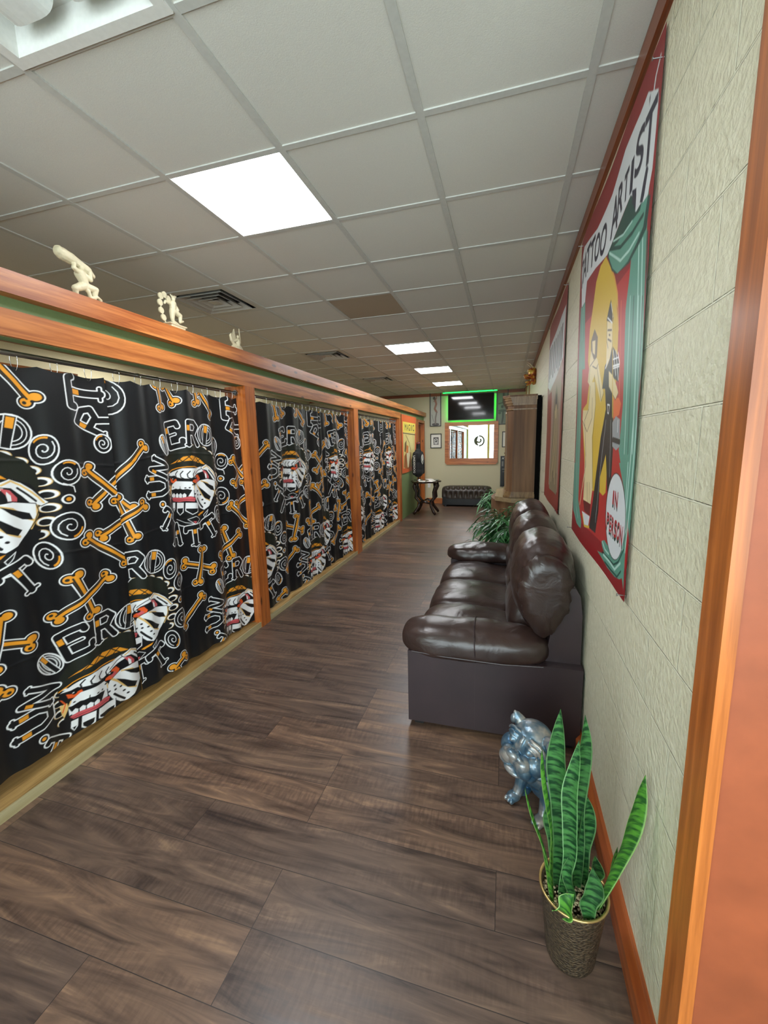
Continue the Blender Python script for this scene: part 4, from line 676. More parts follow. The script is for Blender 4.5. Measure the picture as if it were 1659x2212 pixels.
M_lea = leather('brown_leather', (44, 31, 28), (57, 40, 35)); M_leap = leather('leather_side_panel', (46, 35, 38), (54, 41, 44), 0.38, 0.08)
def catmull(pts, n):
    out = []; m = len(pts)
    for i in range(m):
        p0, p1, p2, p3 = (Vector(pts[(i+k) % m]) for k in (-1, 0, 1, 2))
        for k in range(n):
            t = k/n; out.append(0.5*((2*p1)+(-p0+p2)*t+(2*p0-5*p1+4*p2-p3)*t*t+(-p0+3*p1-3*p2+p3)*t*t*t))
    return out
def sweep(prof, a0, a1, axis, nseg=40, pw=3.4, minr=0.0, crown=0.0, wr=0.0, seed=0, n=7, wrmode=None):
    """closed 2D profile swept along an axis, ends rounded; axis 'y': profile in xz, 'x': profile in yz"""
    P = catmull(prof, n); c = sum(P, Vector((0, 0)))/len(P); bm = BM(); rings = []
    for j in range(nseg+1):
        s_ = -math.cos(PI*j/nseg); a = (a0+a1)/2+(a1-a0)/2*s_
        r = max(minr, (1-abs(s_)**pw))**(1/pw) if abs(s_) < 1 else minr
        r = max(r, 0.02)
        ring = []
        for p in P:
            q = c+(p-c)*(r*(1+crown*(1-s_*s_)))
            v = Vector((q.x, a, q.y)) if axis == 'y' else Vector((a, q.x, q.y))
            if wr:
                nrm = Vector(((p-c).x, 0, (p-c).y)) if axis == 'y' else Vector((0, (p-c).x, (p-c).y)); nrm.normalize()
                k = Vector((v.x*4, v.y*4, v.z*4))+Vector((seed*3.1, 0, 0))
                if wrmode == 'end': k = Vector((v.x*3, v.y*9, v.z*20+v.x*9)) + Vector((seed, seed, 0)); amp = wr*(0.25+0.75*abs(s_)**2)
                else: amp = wr
                v += nrm*amp*(mnoise.noise(k)+0.55*mnoise.noise(k*2.3)+0.3*mnoise.noise(k*4.6))
            ring.append(bm.verts.new(v))
        rings.append(ring)
    m = len(P)
    for a, b in zip(rings, rings[1:]):
        for k in range(m): bm.faces.new((a[k], a[(k+1) % m], b[(k+1) % m], b[k]))
    bm.faces.new(rings[0][::-1]); bm.faces.new(rings[-1]); return bm
SX, SY = 0.385, 2.05
sofa = thing('sofa', 'dark brown leather three-seat sofa with puffy arms along the block wall', 'sofa', (0, 0, 0))
for nm, (a, b_) in (('near', (2.07, 2.27)), ('far', (3.93, 4.13))):
    bm = BM(); box(bm, -0.495, 0.385, a, b_, 0.03, 0.445); obj('side_panel', bm, M_leap, sofa, smooth=False, bevel=0.018)
obj('front_rail', B(-0.47, -0.40, 2.25, 3.95, 0.03, 0.25), M_leap, sofa, bevel=0.012)
bm = BM(); prism(bm, [(0.17, 0.05), (0.384, 0.05), (0.378, 0.70), (0.365, 0.80), (0.34, 0.84), (0.30, 0.84), (0.26, 0.78), (0.22, 0.5)], 2.13, 4.07, 'y'); obj('back_frame', bm, M_leap, sofa, bevel=0.025)
bm = BM(); box(bm, -0.44, 0.2, 2.25, 3.95, 0.1, 0.27); obj('seat_deck', bm, M_leap, sofa)
arm = [(2.045, .47), (2.055, .43), (2.10, .415), (2.24, .42), (2.33, .44), (2.345, .50), (2.31, .565), (2.22, .592), (2.12, .578), (2.06, .535)]
bm = sweep(arm, -0.545, 0.235, 'x', 56, 3.2, wr=0.010, seed=1, n=6); obj('arm', bm, M_lea, sofa, smooth=True)
bm = sweep([(6.18-y, z+.01) for y, z in arm][::-1], -0.535, 0.22, 'x', 56, 3.2, wr=0.022, seed=5, n=6); obj('arm', bm, M_lea, sofa, smooth=True)
bm = BM(); tube(bm, [(-0.47, 2.056, .452), (-.3, 2.046, .445), (0.0, 2.046, .44), (.2, 2.05, .45)], 0.0035, 6); obj('arm_piping', bm, M_leap, sofa)
bm = BM(); tube(bm, [(-0.13, 2.05+0.0, .43), (-0.135, 2.042, .50), (-0.14, 2.07, .56), (-0.145, 2.14, .592), (-.145, 2.24, .60), (-.145, 2.32, .565), (-.14, 2.343, .50)], 0.0035, 6); obj('arm_seam', bm, M_leap, sofa)
for k, x in enumerate((-0.135,)): obj('panel_seam', B(x-0.0015, x+0.0015, 2.0685, 2.0705, 0.04, 0.43), M_leap, sofa)
ys = (2.30, 2.80, 3.34, 3.87)
seat = [(-.40, .22), (-.50, .26), (-.525, .34), (-.50, .42), (-.42, .462), (-.25, .472), (-.05, .45), (.08, .43), (.10, .33), (.05, .24), (-.2, .22)]
for k in range(3):
    bm = sweep(seat, ys[k]-.008, ys[k+1]+.008, 'y', 36, 5.5, wr=0.010, seed=k+2, crown=.03); obj('seat_cushion', bm, M_lea, sofa, smooth=True)
yb = (2.10, 2.74, 3.34, 3.98)
back = [(.16, .53), (.07, .66), (.035, .80), (.05, .93), (.10, 1.02), (.19, 1.065), (.28, 1.045), (.34, .97), (.362, .86), (.34, .72), (.28, .60), (.22, .525)]
for k in range(3):
    bm = sweep(back, yb[k], yb[k+1]+.012, 'y', 70, 3.0 if k == 0 else 3.2, wr=0.017, seed=k+9, wrmode='end', minr=0.42); obj('back_cushion', bm, M_lea, sofa, smooth=True)
lum = [(.12, .42), (.05, .46), (.015, .56), (.03, .66), (.09, .74), (.18, .72), (.22, .55), (.2, .43)]
for k in range(3):
    bm = sweep(lum, ys[k]-.005, ys[k+1]+.005, 'y', 30, 4, wr=0.008, seed=k+30); obj('lumbar_cushion', bm, M_lea, sofa, smooth=True)
for x in (-0.44, 0.33):
    for y in (2.12, 4.08): obj('foot', B(x-.025, x+.025, y-.025, y+.025, 0, .035), M_black, sofa)
# ------------------------------------------------------------------ bulldog statue
def bronze():
    m, nt, b = nodes_of('blue_silver_glaze'); tc = N(nt, 'ShaderNodeTexCoord'); g = N(nt, 'ShaderNodeNewGeometry')
    nz = N(nt, 'ShaderNodeTexNoise'); nz.inputs['Scale'].default_value = 14; nt.links.new(tc.outputs['Object'], nz.inputs['Vector'])
    r = ramp(nt, [(0.575, lin((44, 88, 120))), (0.625, lin((98, 122, 138))), (0.675, lin((178, 172, 166)))])
    mx = N(nt, 'ShaderNodeMath', operation='MULTIPLY_ADD'); mx.inputs[1].default_value = 0.75; mx.inputs[2].default_value = 0.125; nt.links.new(g.outputs['Pointiness'], mx.inputs[0])
    ad = N(nt, 'ShaderNodeMath', operation='MULTIPLY_ADD'); ad.inputs[1].default_value = 0.25; nt.links.new(nz.outputs['Fac'], ad.inputs[0]); nt.links.new(mx.outputs[0], ad.inputs[2]); nt.links.new(ad.outputs[0], r.inputs[0])
    nt.links.new(r.outputs[0], b.inputs['Base Color']); b.inputs['Metallic'].default_value = 0.55; b.inputs['Roughness'].default_value = 0.34
    return m
M_dog = bronze()
dog = thing('bulldog_statue', 'silver blue sitting bulldog statue on the floor behind the snake plant', 'statue', (0.165, 1.70, 0), -PI*0.235)
bm = BM()
def ring_arc(bm, c, r1, r2, nrm_pts, rad, a0, a1, n=14, proj=None):
    pts = []
    for k in range(n+1):
        a = a0+(a1-a0)*k/n; pts.append(Vector(c)+Vector((r1*math.cos(a), 0, r2*math.sin(a))))
    if proj: pts = [proj(p) for p in pts]
    tube(bm, pts, [rad*(0.5+0.5*math.sin(PI*k/n)) for k in range(n+1)], 8)
# body, local facing -y
ell(bm, (0, .055, .105), (.075, .085, .10)); ell(bm, (0, 0, .17), (.078, .07, .085)); ell(bm, (0, -.02, .21), (.07, .06, .06))
for s_ in (-1, 1):
    ell(bm, (s_*.062, .055, .065), (.036, .062, .062)); ell(bm, (s_*.07, -.005, .018), (.026, .042, .018))
    capsule(bm, (s_*.058, -.015, .17), (s_*.066, -.04, .05), .032, .024); capsule(bm, (s_*.066, -.04, .05), (s_*.07, -.055, .022), .024, .022)
    ell(bm, (s_*.072, -.072, .018), (.028, .034, .019))
    for k in (-1, 0, 1): ell(bm, (s_*.072+k*.015, -.098, .014), (.009, .014, .012), sub=2)
ell(bm, (0, .125, .03), (.02, .03, .015))
# head tilted down and forward
HC = Vector((0, -.055, .315)); 
def hp(x, y, z): return HC+Vector((x, y, z))
nv0 = len(bm.verts); ell(bm, hp(0, 0, 0), (.083, .072, .070)); ell(bm, hp(0, .01, .03), (.068, .06, .05))
for s_ in (-1, 1):
    ell(bm, hp(s_*.052, -.035, -.028), (.042, .045, .042)); ell(bm, hp(s_*.030, -.078, -.03), (.032, .03, .034))
    ell(bm, hp(s_*.040, -.065, -.058), (.026, .028, .030))
    ell(bm, hp(s_*.036, -.060, .022), (.016, .012, .014)); ell(bm, hp(s_*.036, -.069, .022), (.009, .007, .009), sub=2)
    # brow and eye folds
    for k, (rr, yy) in enumerate(((.022, -.060), (.032, -.052), (.043, -.040))):
        tube(bm, [hp(s_*.037+rr*math.cos(a), yy-.004+abs(math.cos(a))*.012, .016+rr*.85*math.sin(a)) for a in np.linspace(.0, PI*.92, 12)], [.0035, .005, .006, .0062, .0062, .0062, .0062, .0062, .0062, .006, .005, .0035], 8)
    tube(bm, [hp(s_*.010, -.094, .014), hp(s_*.028, -.098, .000), hp(s_*.050, -.084, -.018), hp(s_*.066, -.060, -.055)], [.005, .008, .009, .006], 8)
    tube(bm, [hp(s_*.060, -.054, .010), hp(s_*.074, -.036, -.015), hp(s_*.078, -.02, -.05)], [.005, .008, .006], 8)
    ell(bm, hp(s_*.038, -.080, -.046), (.030, .024, .030)); ell(bm, hp(s_*.055, -.058, -.062), (.022, .026, .026))
    for q in range(3): ell(bm, hp(s_*(.030+.010*q), -.104+.006*q, -.034-.006*q), (.0028, .0028, .0028), sub=1)
    # small folded ears
    tube(bm, [hp(s_*.052, .006, .036), hp(s_*.066, .002, .056), hp(s_*.078, -.004, .072), hp(s_*.085, -.010, .084)], [.026, .021, .013, .003], 10)
    ell(bm, hp(s_*.080, -.014, .056), (.012, .012, .020))
tube(bm, [hp(0, -.066, .018), hp(0, -.060, .036), hp(0, -.048, .052)], [.006, .008, .006], 8)
ell(bm, hp(0, -.104, .004), (.024, .015, .015)); ell(bm, hp(0, -.084, -.070), (.040, .026, .014)); ell(bm, hp(0, -.055, -.066), (.056, .042, .024)); ell(bm, hp(0, -.085, -.02), (.02, .02, .03))
bm.verts.ensure_lookup_table(); hv = bm.verts[nv0:]; bmesh.ops.transform(bm, matrix=Matrix.Translation(HC) @ Matrix.Rotation(.12, 4, 'Y') @ Matrix.Scale(1.15, 4) @ Matrix.Translation(-HC), verts=hv)
# neck folds and collar
for (z, r_, yy) in ((.245, .088, -.02), (.222, .094, -.015)):
    tube(bm, [(r_*math.cos(a), yy+.078*math.sin(a), z-.012*math.sin(a)*-1-.006) for a in np.linspace(0, 2*PI, 26)], .013, 10, cap=False)
o = remeshed('statue_body', bm, 0.0028, 2, M_dog, dog, disp=lambda c: 0.0006*mnoise.noise(Vector(c)*90))
# ------------------------------------------------------------------ snake plant
plant = thing('snake_plant', 'potted snake plant with tall striped leaves on the floor by the baseboard', 'potted plant', (0.222, 1.16, 0))
def potmat():
    m, nt, b = nodes_of('hammered_bronze_pot'); tc = N(nt, 'ShaderNodeTexCoord')
    mp = N(nt, 'ShaderNodeMapping'); mp.inputs['Scale'].default_value = (1, 1, 1.7); nt.links.new(tc.outputs['Object'], mp.inputs[0])
    v = N(nt, 'ShaderNodeTexVoronoi'); v.inputs['Scale'].default_value = 120; nt.links.new(mp.outputs[0], v.inputs['Vector'])
    r = ramp(nt, [(0.2, lin((38, 32, 27))), (0.7, lin((104, 88, 68)))]); nt.links.new(v.outputs['Distance'], r.inputs[0]); nt.links.new(r.outputs[0], b.inputs['Base Color'])
    b.inputs['Roughness'].default_value = 0.38; b.inputs['Metallic'].default_value = 0.45
    bp = N(nt, 'ShaderNodeBump'); bp.inputs['Strength'].default_value = 0.9; bp.inputs['Distance'].default_value = 0.004; nt.links.new(v.outputs['Distance'], bp.inputs['Height']); nt.links.new(bp.outputs[0], b.inputs['Normal']); return m
bm = BM(); lathe(bm, [(.001, .001), (.066, 0), (.070, .01), (.092, .225), (.0955, .235), (.094, .238), (.088, .236), (.086, .2), (.001, .2)], 48)
obj('pot', bm, potmat(), plant, smooth=True)
bm = BM(); lathe(bm, [(.0945, .234), (.0975, .2365), (.0965, .2405), (.0905, .2405), (.089, .236), (.0945, .234)], 48, cap=False); obj('pot_rim', bm, plain('brass_rim', (196, 168, 110), 0.3, metal=0.8), plant, smooth=True, label='thin brass rim')
rs = random.Random(7); bm = BM()
for k in range(520):
    a, r_ = rs.uniform(0, 6.28), .084*math.sqrt(rs.random()); c = (r_*math.cos(a), r_*math.sin(a), .210+rs.uniform(0, .013))
    ell(bm, c, (rs.uniform(.0032, .006), rs.uniform(.0028, .005), rs.uniform(.002, .004)), ('Z', rs.uniform(0, 3)), sub=1)
m, nt, b = nodes_of('pebbles'); oi = N(nt, 'ShaderNodeNewGeometry'); r = ramp(nt, [(0.0, lin((96, 84, 66))), (0.35, lin((176, 156, 118))), (0.75, lin((232, 216, 176))), (1.0, lin((140, 126, 100)))])
nt.links.new(oi.outputs['Random Per Island'], r.inputs[0]); nt.links.new(r.outputs[0], b.inputs['Base Color']); b.inputs['Roughness'].default_value = 0.5
o = obj('pebbles', bm, m, plant, smooth=True); o['kind'] = 'stuff'
def leafmat(name, base, stripe, edge):
    m, nt, b = nodes_of(name); uv = N(nt, 'ShaderNodeAttribute'); uv.attribute_name = 'leafuv'
    sx = N(nt, 'ShaderNodeSeparateXYZ'); nt.links.new(uv.outputs['Vector'], sx.inputs[0])
    nz = N(nt, 'ShaderNodeTexNoise'); nz.inputs['Scale'].default_value = 1.0; nz.inputs['Detail'].default_value = 3
    sc = N(nt, 'ShaderNodeVectorMath', operation='MULTIPLY'); sc.inputs[1].default_value = (0.45, 80, 1); nt.links.new(uv.outputs['Vector'], sc.inputs[0]); nt.links.new(sc.outputs[0], nz.inputs['Vector'])
    r = ramp(nt, [(0.40, lin(base)), (0.50, tuple((x+y)/2 for x, y in zip(lin(base), lin(stripe)))), (0.57, lin(stripe))]); nt.links.new(nz.outputs['Fac'], r.inputs[0])
    ab = N(nt, 'ShaderNodeMath', operation='ABSOLUTE'); nt.links.new(sx.outputs['X'], ab.inputs[0])
    er = ramp(nt, [(0.86, (0, 0, 0)), (0.93, (1, 1, 1))]); nt.links.new(ab.outputs[0], er.inputs[0])
    mx = N(nt, 'ShaderNodeMix', data_type='RGBA'); nt.links.new(er.outputs[0], mx.inputs[0]); nt.links.new(r.outputs[0], mx.inputs[6]); mx.inputs[7].default_value = (*lin(edge), 1)
    nt.links.new(mx.outputs[2], b.inputs['Base Color']); b.inputs['Roughness'].default_value = 0.42; return m
M_leaf = leafmat('snake_leaf', (88, 152, 82), (30, 78, 42), (150, 200, 136)); M_leafb = leafmat('snake_leaf_bright', (104, 176, 62), (48, 108, 44), (170, 214, 120))
def blade(name, mat, base, tip, width, bow, twist, facing, parent, L=26, wprof=None, wave=0.05):
    """one sword leaf from base to tip (local coords of plant)"""
    base, tip = Vector(base), Vector(tip); ax = (tip-base); ln = ax.length; ax.normalize(); f = Vector(facing); side = ax.cross(f).normalized(); nrm = side.cross(ax).normalized()
    bm = BM(); lay = bm.verts.layers.float_vector.new('leafuv'); rows = []; nx = 8
    for j in range(L+1):
        t = j/L; w = width*((0.42+0.58*math.sin(min(1, t*1.6)*PI/2)) if t < .7 else (1-((t-.7)/.3)**1.7))
        w = max(w, 0.0004); c = base+ax*ln*t+nrm*bow*math.sin(PI*t)+side*0.006*math.sin(t*9+base.x*50)
        tw = twist*t; s2 = side*math.cos(tw)+nrm*math.sin(tw); n2 = nrm*math.cos(tw)-side*math.sin(tw)
        row = []
        for i in range(nx+1):
            u = -1+2*i/nx; v = bm.verts.new(c+s2*w*u*(1+wave*math.sin(t*22+u))+n2*(w*0.38*(u*u)+wave*.18*w*math.sin(t*26+2*u)*abs(u))); v[lay] = (u, t*ln, 0); row.append(v)
        rows.append(row)
    for a, b_ in zip(rows, rows[1:]):
        for i in range(nx): bm.faces.new((a[i], a[i+1], b_[i+1], b_[i]))
    ext = bmesh.ops.solidify(bm, geom=bm.faces[:], thickness=0.0018)
    return obj(name, bm, mat, parent, smooth=True)
Z0 = .2
for nm, mt, ba, ti, w, bow, tw, fc in (
    ('leaf', M_leaf, (-.035, .005, Z0), (-.060, .03, .795), .028, .0, .15, (-.25, -1, .3)),
    ('leaf', M_leaf, (.006, .012, Z0), (.013, .05, .774), .0255, -.012, -.2, (.15, -1, .3)),
    ('leaf', M_leaf, (-.028, -.012, Z0), (-.015, -.01, .735), .0215, .012, .35, (-.1, -1, .2)),
    ('leaf', M_leaf, (.028, .03, Z0), (.030, .055, .52), .026, 0, -.3, (.2, -1, .2)),
    ('leaf', M_leaf, (-.042, .02, Z0), (-.062, .04, .50), .026, 0, .3, (-.3, -1, .2)),
    ('leaf', M_leafb, (-.055, -.035, Z0), (-.104, 0, .68), .017, -.010, 1.3, (-1, -.6, 0)),
    ('leaf', M_leafb, (-.052, -.055, Z0), (-.150, -.04, .575), .017, -.012, .8, (-1, -.7, .2)),
    ('leaf', M_leafb, (.040, -.045, Z0), (.152, -.04, .688), .026, .012, .6, (.7, -.7, 0)),
    ('leaf', M_leafb, (.062, -.025, Z0), (.105, -.02, .43), .024, .0, -.5, (.5, -1, 0)),
    ('leaf', M_leaf, (-.012, -.035, Z0), (-.022, -.02, .375), .014, .0, .5, (0, -1, .2)),
    ('leaf', M_leaf, (.028, -.068, Z0), (.042, -.052, .375), .024, .008, .1, (-.1, -1, .3)),
    ('leaf', M_leafb, (-.050, -.062, Z0), (-.012, -.075, .300), .022, .018, .5, (0, -1, .6)),
    ('leaf', M_leaf, (.045, .035, Z0), (.07, .05, .31), .022, .01, -.4, (.2, -1, .5))):
    blade(nm, mt, ba, ti, w, bow, tw, fc, plant)
# ------------------------------------------------------------------ arching palm-like plants by the hutch
def bush(name, label, loc, pot_r, pot_h, n, spread, height, seed, zlow=0.25):
    t = thing(name, label, 'potted plant', loc)
    bm = BM(); lathe(bm, [(.001, .0), (pot_r*.7, 0), (pot_r, pot_h*.95), (pot_r*1.06, pot_h), (pot_r*.9, pot_h), (pot_r*.85, pot_h*.9), (.001, pot_h*.9)], 28); obj('pot', bm, plain('dark_pot', (44, 34, 30), 0.4), t, smooth=True)
    rs = random.Random(seed); bm = BM(); st = BM()
    for k in range(n):
        a = rs.uniform(0, 2*PI); el = rs.uniform(.1, 1.0); rr = spread*rs.uniform(.45, 1.0)*(1-.4*el); hh = height*(.25+.75*el)*rs.uniform(.8, 1.05)
        p0 = Vector((0, 0, pot_h*.9)); p2 = Vector((rr*math.cos(a), rr*math.sin(a), pot_h+hh)); p1 = Vector((p2.x*.35, p2.y*.35, pot_h+hh*1.05))
        f = lambda s_: p0*(1-s_)**2+p1*2*s_*(1-s_)+p2*s_*s_
        tube(st, [f(s_/6) for s_ in range(7)], .0022, 4)
        for q in range(6):
            b0 = f(.45+.55*q/5); d = Vector((math.cos(a+rs.uniform(-1.3, 1.3)), math.sin(a+rs.uniform(-1.3, 1.3)), rs.uniform(-.5, .55))).normalized()
            ln = rs.uniform(.10, .19); w = rs.uniform(.009, .016); sd = d.cross(Vector((0, 0, 1))).normalized(); prev = None
            for j in range(7):
                s_ = j/6; c = b0+d*ln*s_-Vector((0, 0, 1))*ln*.55*s_*s_; ww = w*math.sin(PI*min(1, .12+.88*s_))**.8+.0004
                c = Vector((min(c.x, .365-loc[0]), c.y, max(c.z, .02)))
                if seed == 3 and c.y+loc[1] < 4.19 and c.z < .66: c.y = 4.19-loc[1]
                r = (bm.verts.new(c-sd*ww), bm.verts.new(c-Vector((0, 0, ww*.35))), bm.verts.new(c+sd*ww))
                if prev: bm.faces.new((prev[0], prev[1], r[1], r[0])); bm.faces.new((prev[1], prev[2], r[2], r[1]))
                prev = r
    m = MATS.get('palm_leaf')
    if not m:
        m, nt, b = nodes_of('palm_leaf'); g = N(nt, 'ShaderNodeNewGeometry'); r = ramp(nt, [(0, lin((26, 78, 40))), (.6, lin((58, 124, 66))), (1, lin((112, 170, 112)))]); nt.links.new(g.outputs['Random Per Island'], r.inputs[0])
        nt.links.new(r.outputs[0], b.inputs['Base Color']); b.inputs['Roughness'].default_value = 0.35; MATS['palm_leaf'] = m
    obj('stems', st, plain('plant_stem', (60, 90, 48), .6), t); obj('foliage', bm, m, t, smooth=True); return t
bush('arching_houseplant', 'large green arching houseplant between the sofa and the wooden hutch', (0.02, 4.60, 0), .13, .34, 120, .46, .52, 3)
# ------------------------------------------------------------------ wooden hutch
M_hut = wood('hutch_wood', (96, 66, 42), (142, 106, 72), 'z', knots=False, grain=.5, rough=.6, coat=0); M_hutl = wood('hutch_trim', (116, 88, 56), (164, 134, 94), 'z', knots=False)
M_huttop = wood('hutch_top', (152, 130, 96), (178, 156, 118), 'y', knots=False, rough=.3)
hu = thing('display_hutch', 'tall brown wooden hutch with crown molding standing against the block wall', 'cabinet', (0, 5.42, 0))
X0, X1, D = 0.0, 0.335, 1.15
def oct_(x0, x1, y0, y1, c): return [(x1, y0), (x0+c, y0), (x0, y0+c), (x0, y1-c), (x0+c, y1), (x1, y1)]
bm = BM(); prism(bm, oct_(X0, X1, 0, D, .07), .86, 2.0); obj('upper_case', bm, M_hut, hu)
for k, (z0, z1, e) in enumerate(((1.985, 2.01, .012), (2.01, 2.045, .028), (2.045, 2.07, .04), (2.07, 2.085, .055), (1.93, 1.945, .012), (2.085, 2.105, .06))):
    bm = BM(); prism(bm, oct_(X0-e, X1+.005, -e*.35, D+e, .07+e*.2), z0, z1); obj('crown_molding', bm, M_hutl if k != 5 else M_hut, hu)
for k, (z0, z1, e) in enumerate(((.86, .885, .035), (.885, .905, .022), (.905, .93, .012))):
    bm = BM(); prism(bm, oct_(X0-e, X1+.004, -e*.5, D+e, .07+e*.2), z0, z1); obj('base_molding', bm, M_hutl, hu)
for y in (.10, D-.10):
    bm = BM(); lathe(bm, [(.014, .95), (.02, .97), (.014, 1.0), (.018, 1.1), (.018, 1.75), (.014, 1.85), (.02, 1.88), (.014, 1.92)], 14, (X0+.012 if False else X0-.004, y, 0)); obj('turned_column', bm, M_hutl, hu, smooth=True)
for a, b_ in ((.16, .56), (.59, .99)):
    bm = BM(); box(bm, X0-.018, X0+.001, a, a+.05, .96, 1.92); box(bm, X0-.018, X0+.001, b_-.05, b_, .96, 1.92); box(bm, X0-.018, X0+.001, a+.05, b_-.05, .96, 1.01); box(bm, X0-.018, X0+.001, a+.05, b_-.05, 1.87, 1.92)
    d = obj('cabinet_door', bm, M_hut, hu); obj('door_glass', B(X0-.008, X0-.004, a+.05, b_-.05, 1.01, 1.87), plain('dark_cabinet_glass', (26, 26, 24), .06), d)
    k = BM(); ell(k, (X0-.026, b_-.02 if a < .3 else a+.02, 1.4), (.01,)*3, sub=2); obj('door_knob', k, M_chrome, d)
obj('gap_shade_panel', B(X1, XW-.012, -.01, D+.01, .02, 2.09), plain('gap_shade_black', (10, 10, 10), .9, spec=.1), hu, label='black panel put in as the shade of the gap to the wall')  # black panel paints in the shade between the hutch and the wall
bm = BM(); prism(bm, oct_(-.135, X1, -.05, D+.1, .2), .80, .855); obj('counter_top', bm, M_huttop, hu, bevel=.008)
bm = BM(); ring = [(X1, -.02)]+[(X1*.0+.10-.30*math.sin(a)*.98, D*.5+.05-(.62)*math.cos(a)) for a in np.linspace(.05, PI-.05, 22)]+[(X1, D+.06)]
prism(bm, ring, .08, .80); obj('bowed_base', bm, M_hut, hu); prism_b = BM(); prism(prism_b, [(X1, 0), (.05, 0), (-.1, .3), (-.1, D-.3), (.05, D), (X1, D)], 0, .08); obj('plinth', prism_b, M_hut, hu)
b2 = bush('small_arching_houseplant', 'smaller green houseplant standing beyond the hutch near the bench', (-0.10, 7.25, 0), .12, .42, 80, .38, .34, 12)
# ------------------------------------------------------------------ dragon mask on the block wall
mk = thing('dragon_mask', 'small gold and orange dragon mask hung high on the block wall', 'mask', (XW, 6.85, 2.5))
bm = BM(); ell(bm, (-.05, 0, .05), (.07, .10, .09)); ell(bm, (-.11, 0, 0), (.06, .07, .04)); ell(bm, (-.10, 0, -.075), (.055, .06, .018)); ell(bm, (-.03, 0, -.06), (.04, .09, .06))
for s_ in (-1, 1): ell(bm, (-.09, s_*.05, .085), (.03, .03, .03)); ell(bm, (-.155, s_*.03, .02), (.02, .02, .02)); tube(bm, [(-.03, s_*.06, -.05), (-.09, s_*.07, -.10), (-.14, s_*.05, -.12)], [.02, .015, .004], 8)
m, nt, b = nodes_of('gold_orange_lacquer'); tc = N(nt, 'ShaderNodeTexCoord'); nz = N(nt, 'ShaderNodeTexNoise'); nz.inputs['Scale'].default_value = 16; nt.links.new(tc.outputs['Object'], nz.inputs[0])
r = ramp(nt, [(.38, lin((96, 40, 18))), (.5, lin((176, 92, 34))), (.6, lin((204, 176, 70)))]); nt.links.new(nz.outputs['Fac'], r.inputs[0]); nt.links.new(r.outputs[0], b.inputs['Base Color']); b.inputs['Roughness'].default_value = .3; b.inputs['Metallic'].default_value = .3
remeshed('mask_face', bm, .006, 2, m, mk)
for s_ in (-1, 1):
    bm = BM(); tube(bm, [(-.05, s_*.06, .12), (-.09, s_*.08, .17), (-.13, s_*.075, .20)], [.014, .009, .002], 8); obj('horn', bm, plain('horn_ivory', (206, 190, 160), .4), mk, smooth=True)
    bm = BM(); ell(bm, (-.115, s_*.048, .088), (.014, .014, .014), sub=2); obj('eye', bm, plain('mask_eye', (230, 220, 190), .2), mk)
# ------------------------------------------------------------------ bone white figurines on the partition beam
M_bone = plain('bone_resin', (206, 196, 164), .5, bump=.15, bscale=60)
ZB = 2.306; FAT = 1.22
fg = thing('strongman_figurine', 'bone white figurine of a crouching strongman carrying a huge roll, leftmost on the beam', 'figurine', (-2.06, 1.735, ZB), 0); fg.scale = (.84, .84, .84)
bm = BM()
capsule(bm, (0, -.10, .225), (0, -.045, .215), .028, .026); capsule(bm, (0, -.045, .215), (0, .045, .185), .024, .022); capsule(bm, (0, .045, .185), (0, .075, .165), .02, .014)
ell(bm, (0, -.118, .232), (.03, .022, .03)); capsule(bm, (0, -.005, .15), (0, .02, .10), .024, .020); ell(bm, (.012, 0, .185), (.016, .016, .02))
capsule(bm, (.01, -.02, .155), (.02, -.055, .165), .013, .010); capsule(bm, (.02, -.055, .165), (.015, -.04, .205), .010, .008)
capsule(bm, (.01, .015, .15), (.02, .045, .13), .013, .010); capsule(bm, (.02, .045, .13), (.015, .05, .175), .010, .008)
capsule(bm, (0, .01, .09), (.012, -.055, .055), .021, .016); capsule(bm, (.012, -.055, .055), (.0, -.045, .01), .014, .010); capsule(bm, (0, -.045, .012), (.015, -.005, .008), .011, .009)
capsule(bm, (0, .025, .09), (.012, .075, .085), .020, .016); capsule(bm, (.012, .075, .085), (.0, .06, .012), .015, .011); capsule(bm, (0, .06, .012), (.02, .085, .010), .011, .009)
tube(bm, [(.01, .045, .03), (.014, .08, .045), (.012, .105, .035), (.01, .10, .01), (.01, .085, .015)], [.010, .010, .009, .008, .004], 8)
tube(bm, [(0, .0, .09), (.01, .03, .06), (.01, .04, .02)], [.016, .012, .01], 8); box(bm, -.03, .03, -.06, .10, 0, .008)
remeshed('figure', bm, .003, 1, M_bone, fg, disp=lambda c: .0012*mnoise.noise(c*70))
fg = thing('disc_figurine', 'bone white figurine of a striding fighter with a curved chain of discs', 'figurine', (-2.06, 2.325, ZB), 0)
bm = BM(); box(bm, -.035, .035, -.045, .075, .0, .03); box(bm, -.04, .04, -.06, .085, .028, .036)
capsule(bm, (0, .02, .165), (0, .015, .125), .019, .015); ell(bm, (0, .03, .197), (.013, .014, .016)); 
for k in range(7): tube(bm, [(0, .03+.004*(k-3), .205), (0, .032+.012*(k-3), .226)], [.005, .001], 5)
capsule(bm, (0, .005, .16), (.0, -.04, .165), .009, .007); capsule(bm, (0, -.04, .165), (0, -.05, .15), .007, .006); capsule(bm, (0, .035, .16), (.01, .048, .135), .010, .008)
capsule(bm, (0, .01, .12), (.0, .005, .075), .016, .011); capsule(bm, (0, .005, .075), (0, .015, .04), .010, .008); capsule(bm, (0, .02, .12), (.01, .065, .105), .016, .012); capsule(bm, (.01, .065, .105), (.01, .06, .065), .011, .008); capsule(bm, (.01, .06, .065), (.01, .085, .075), .008, .006)
ell(bm, (0, .015, .115), (.022, .024, .018))
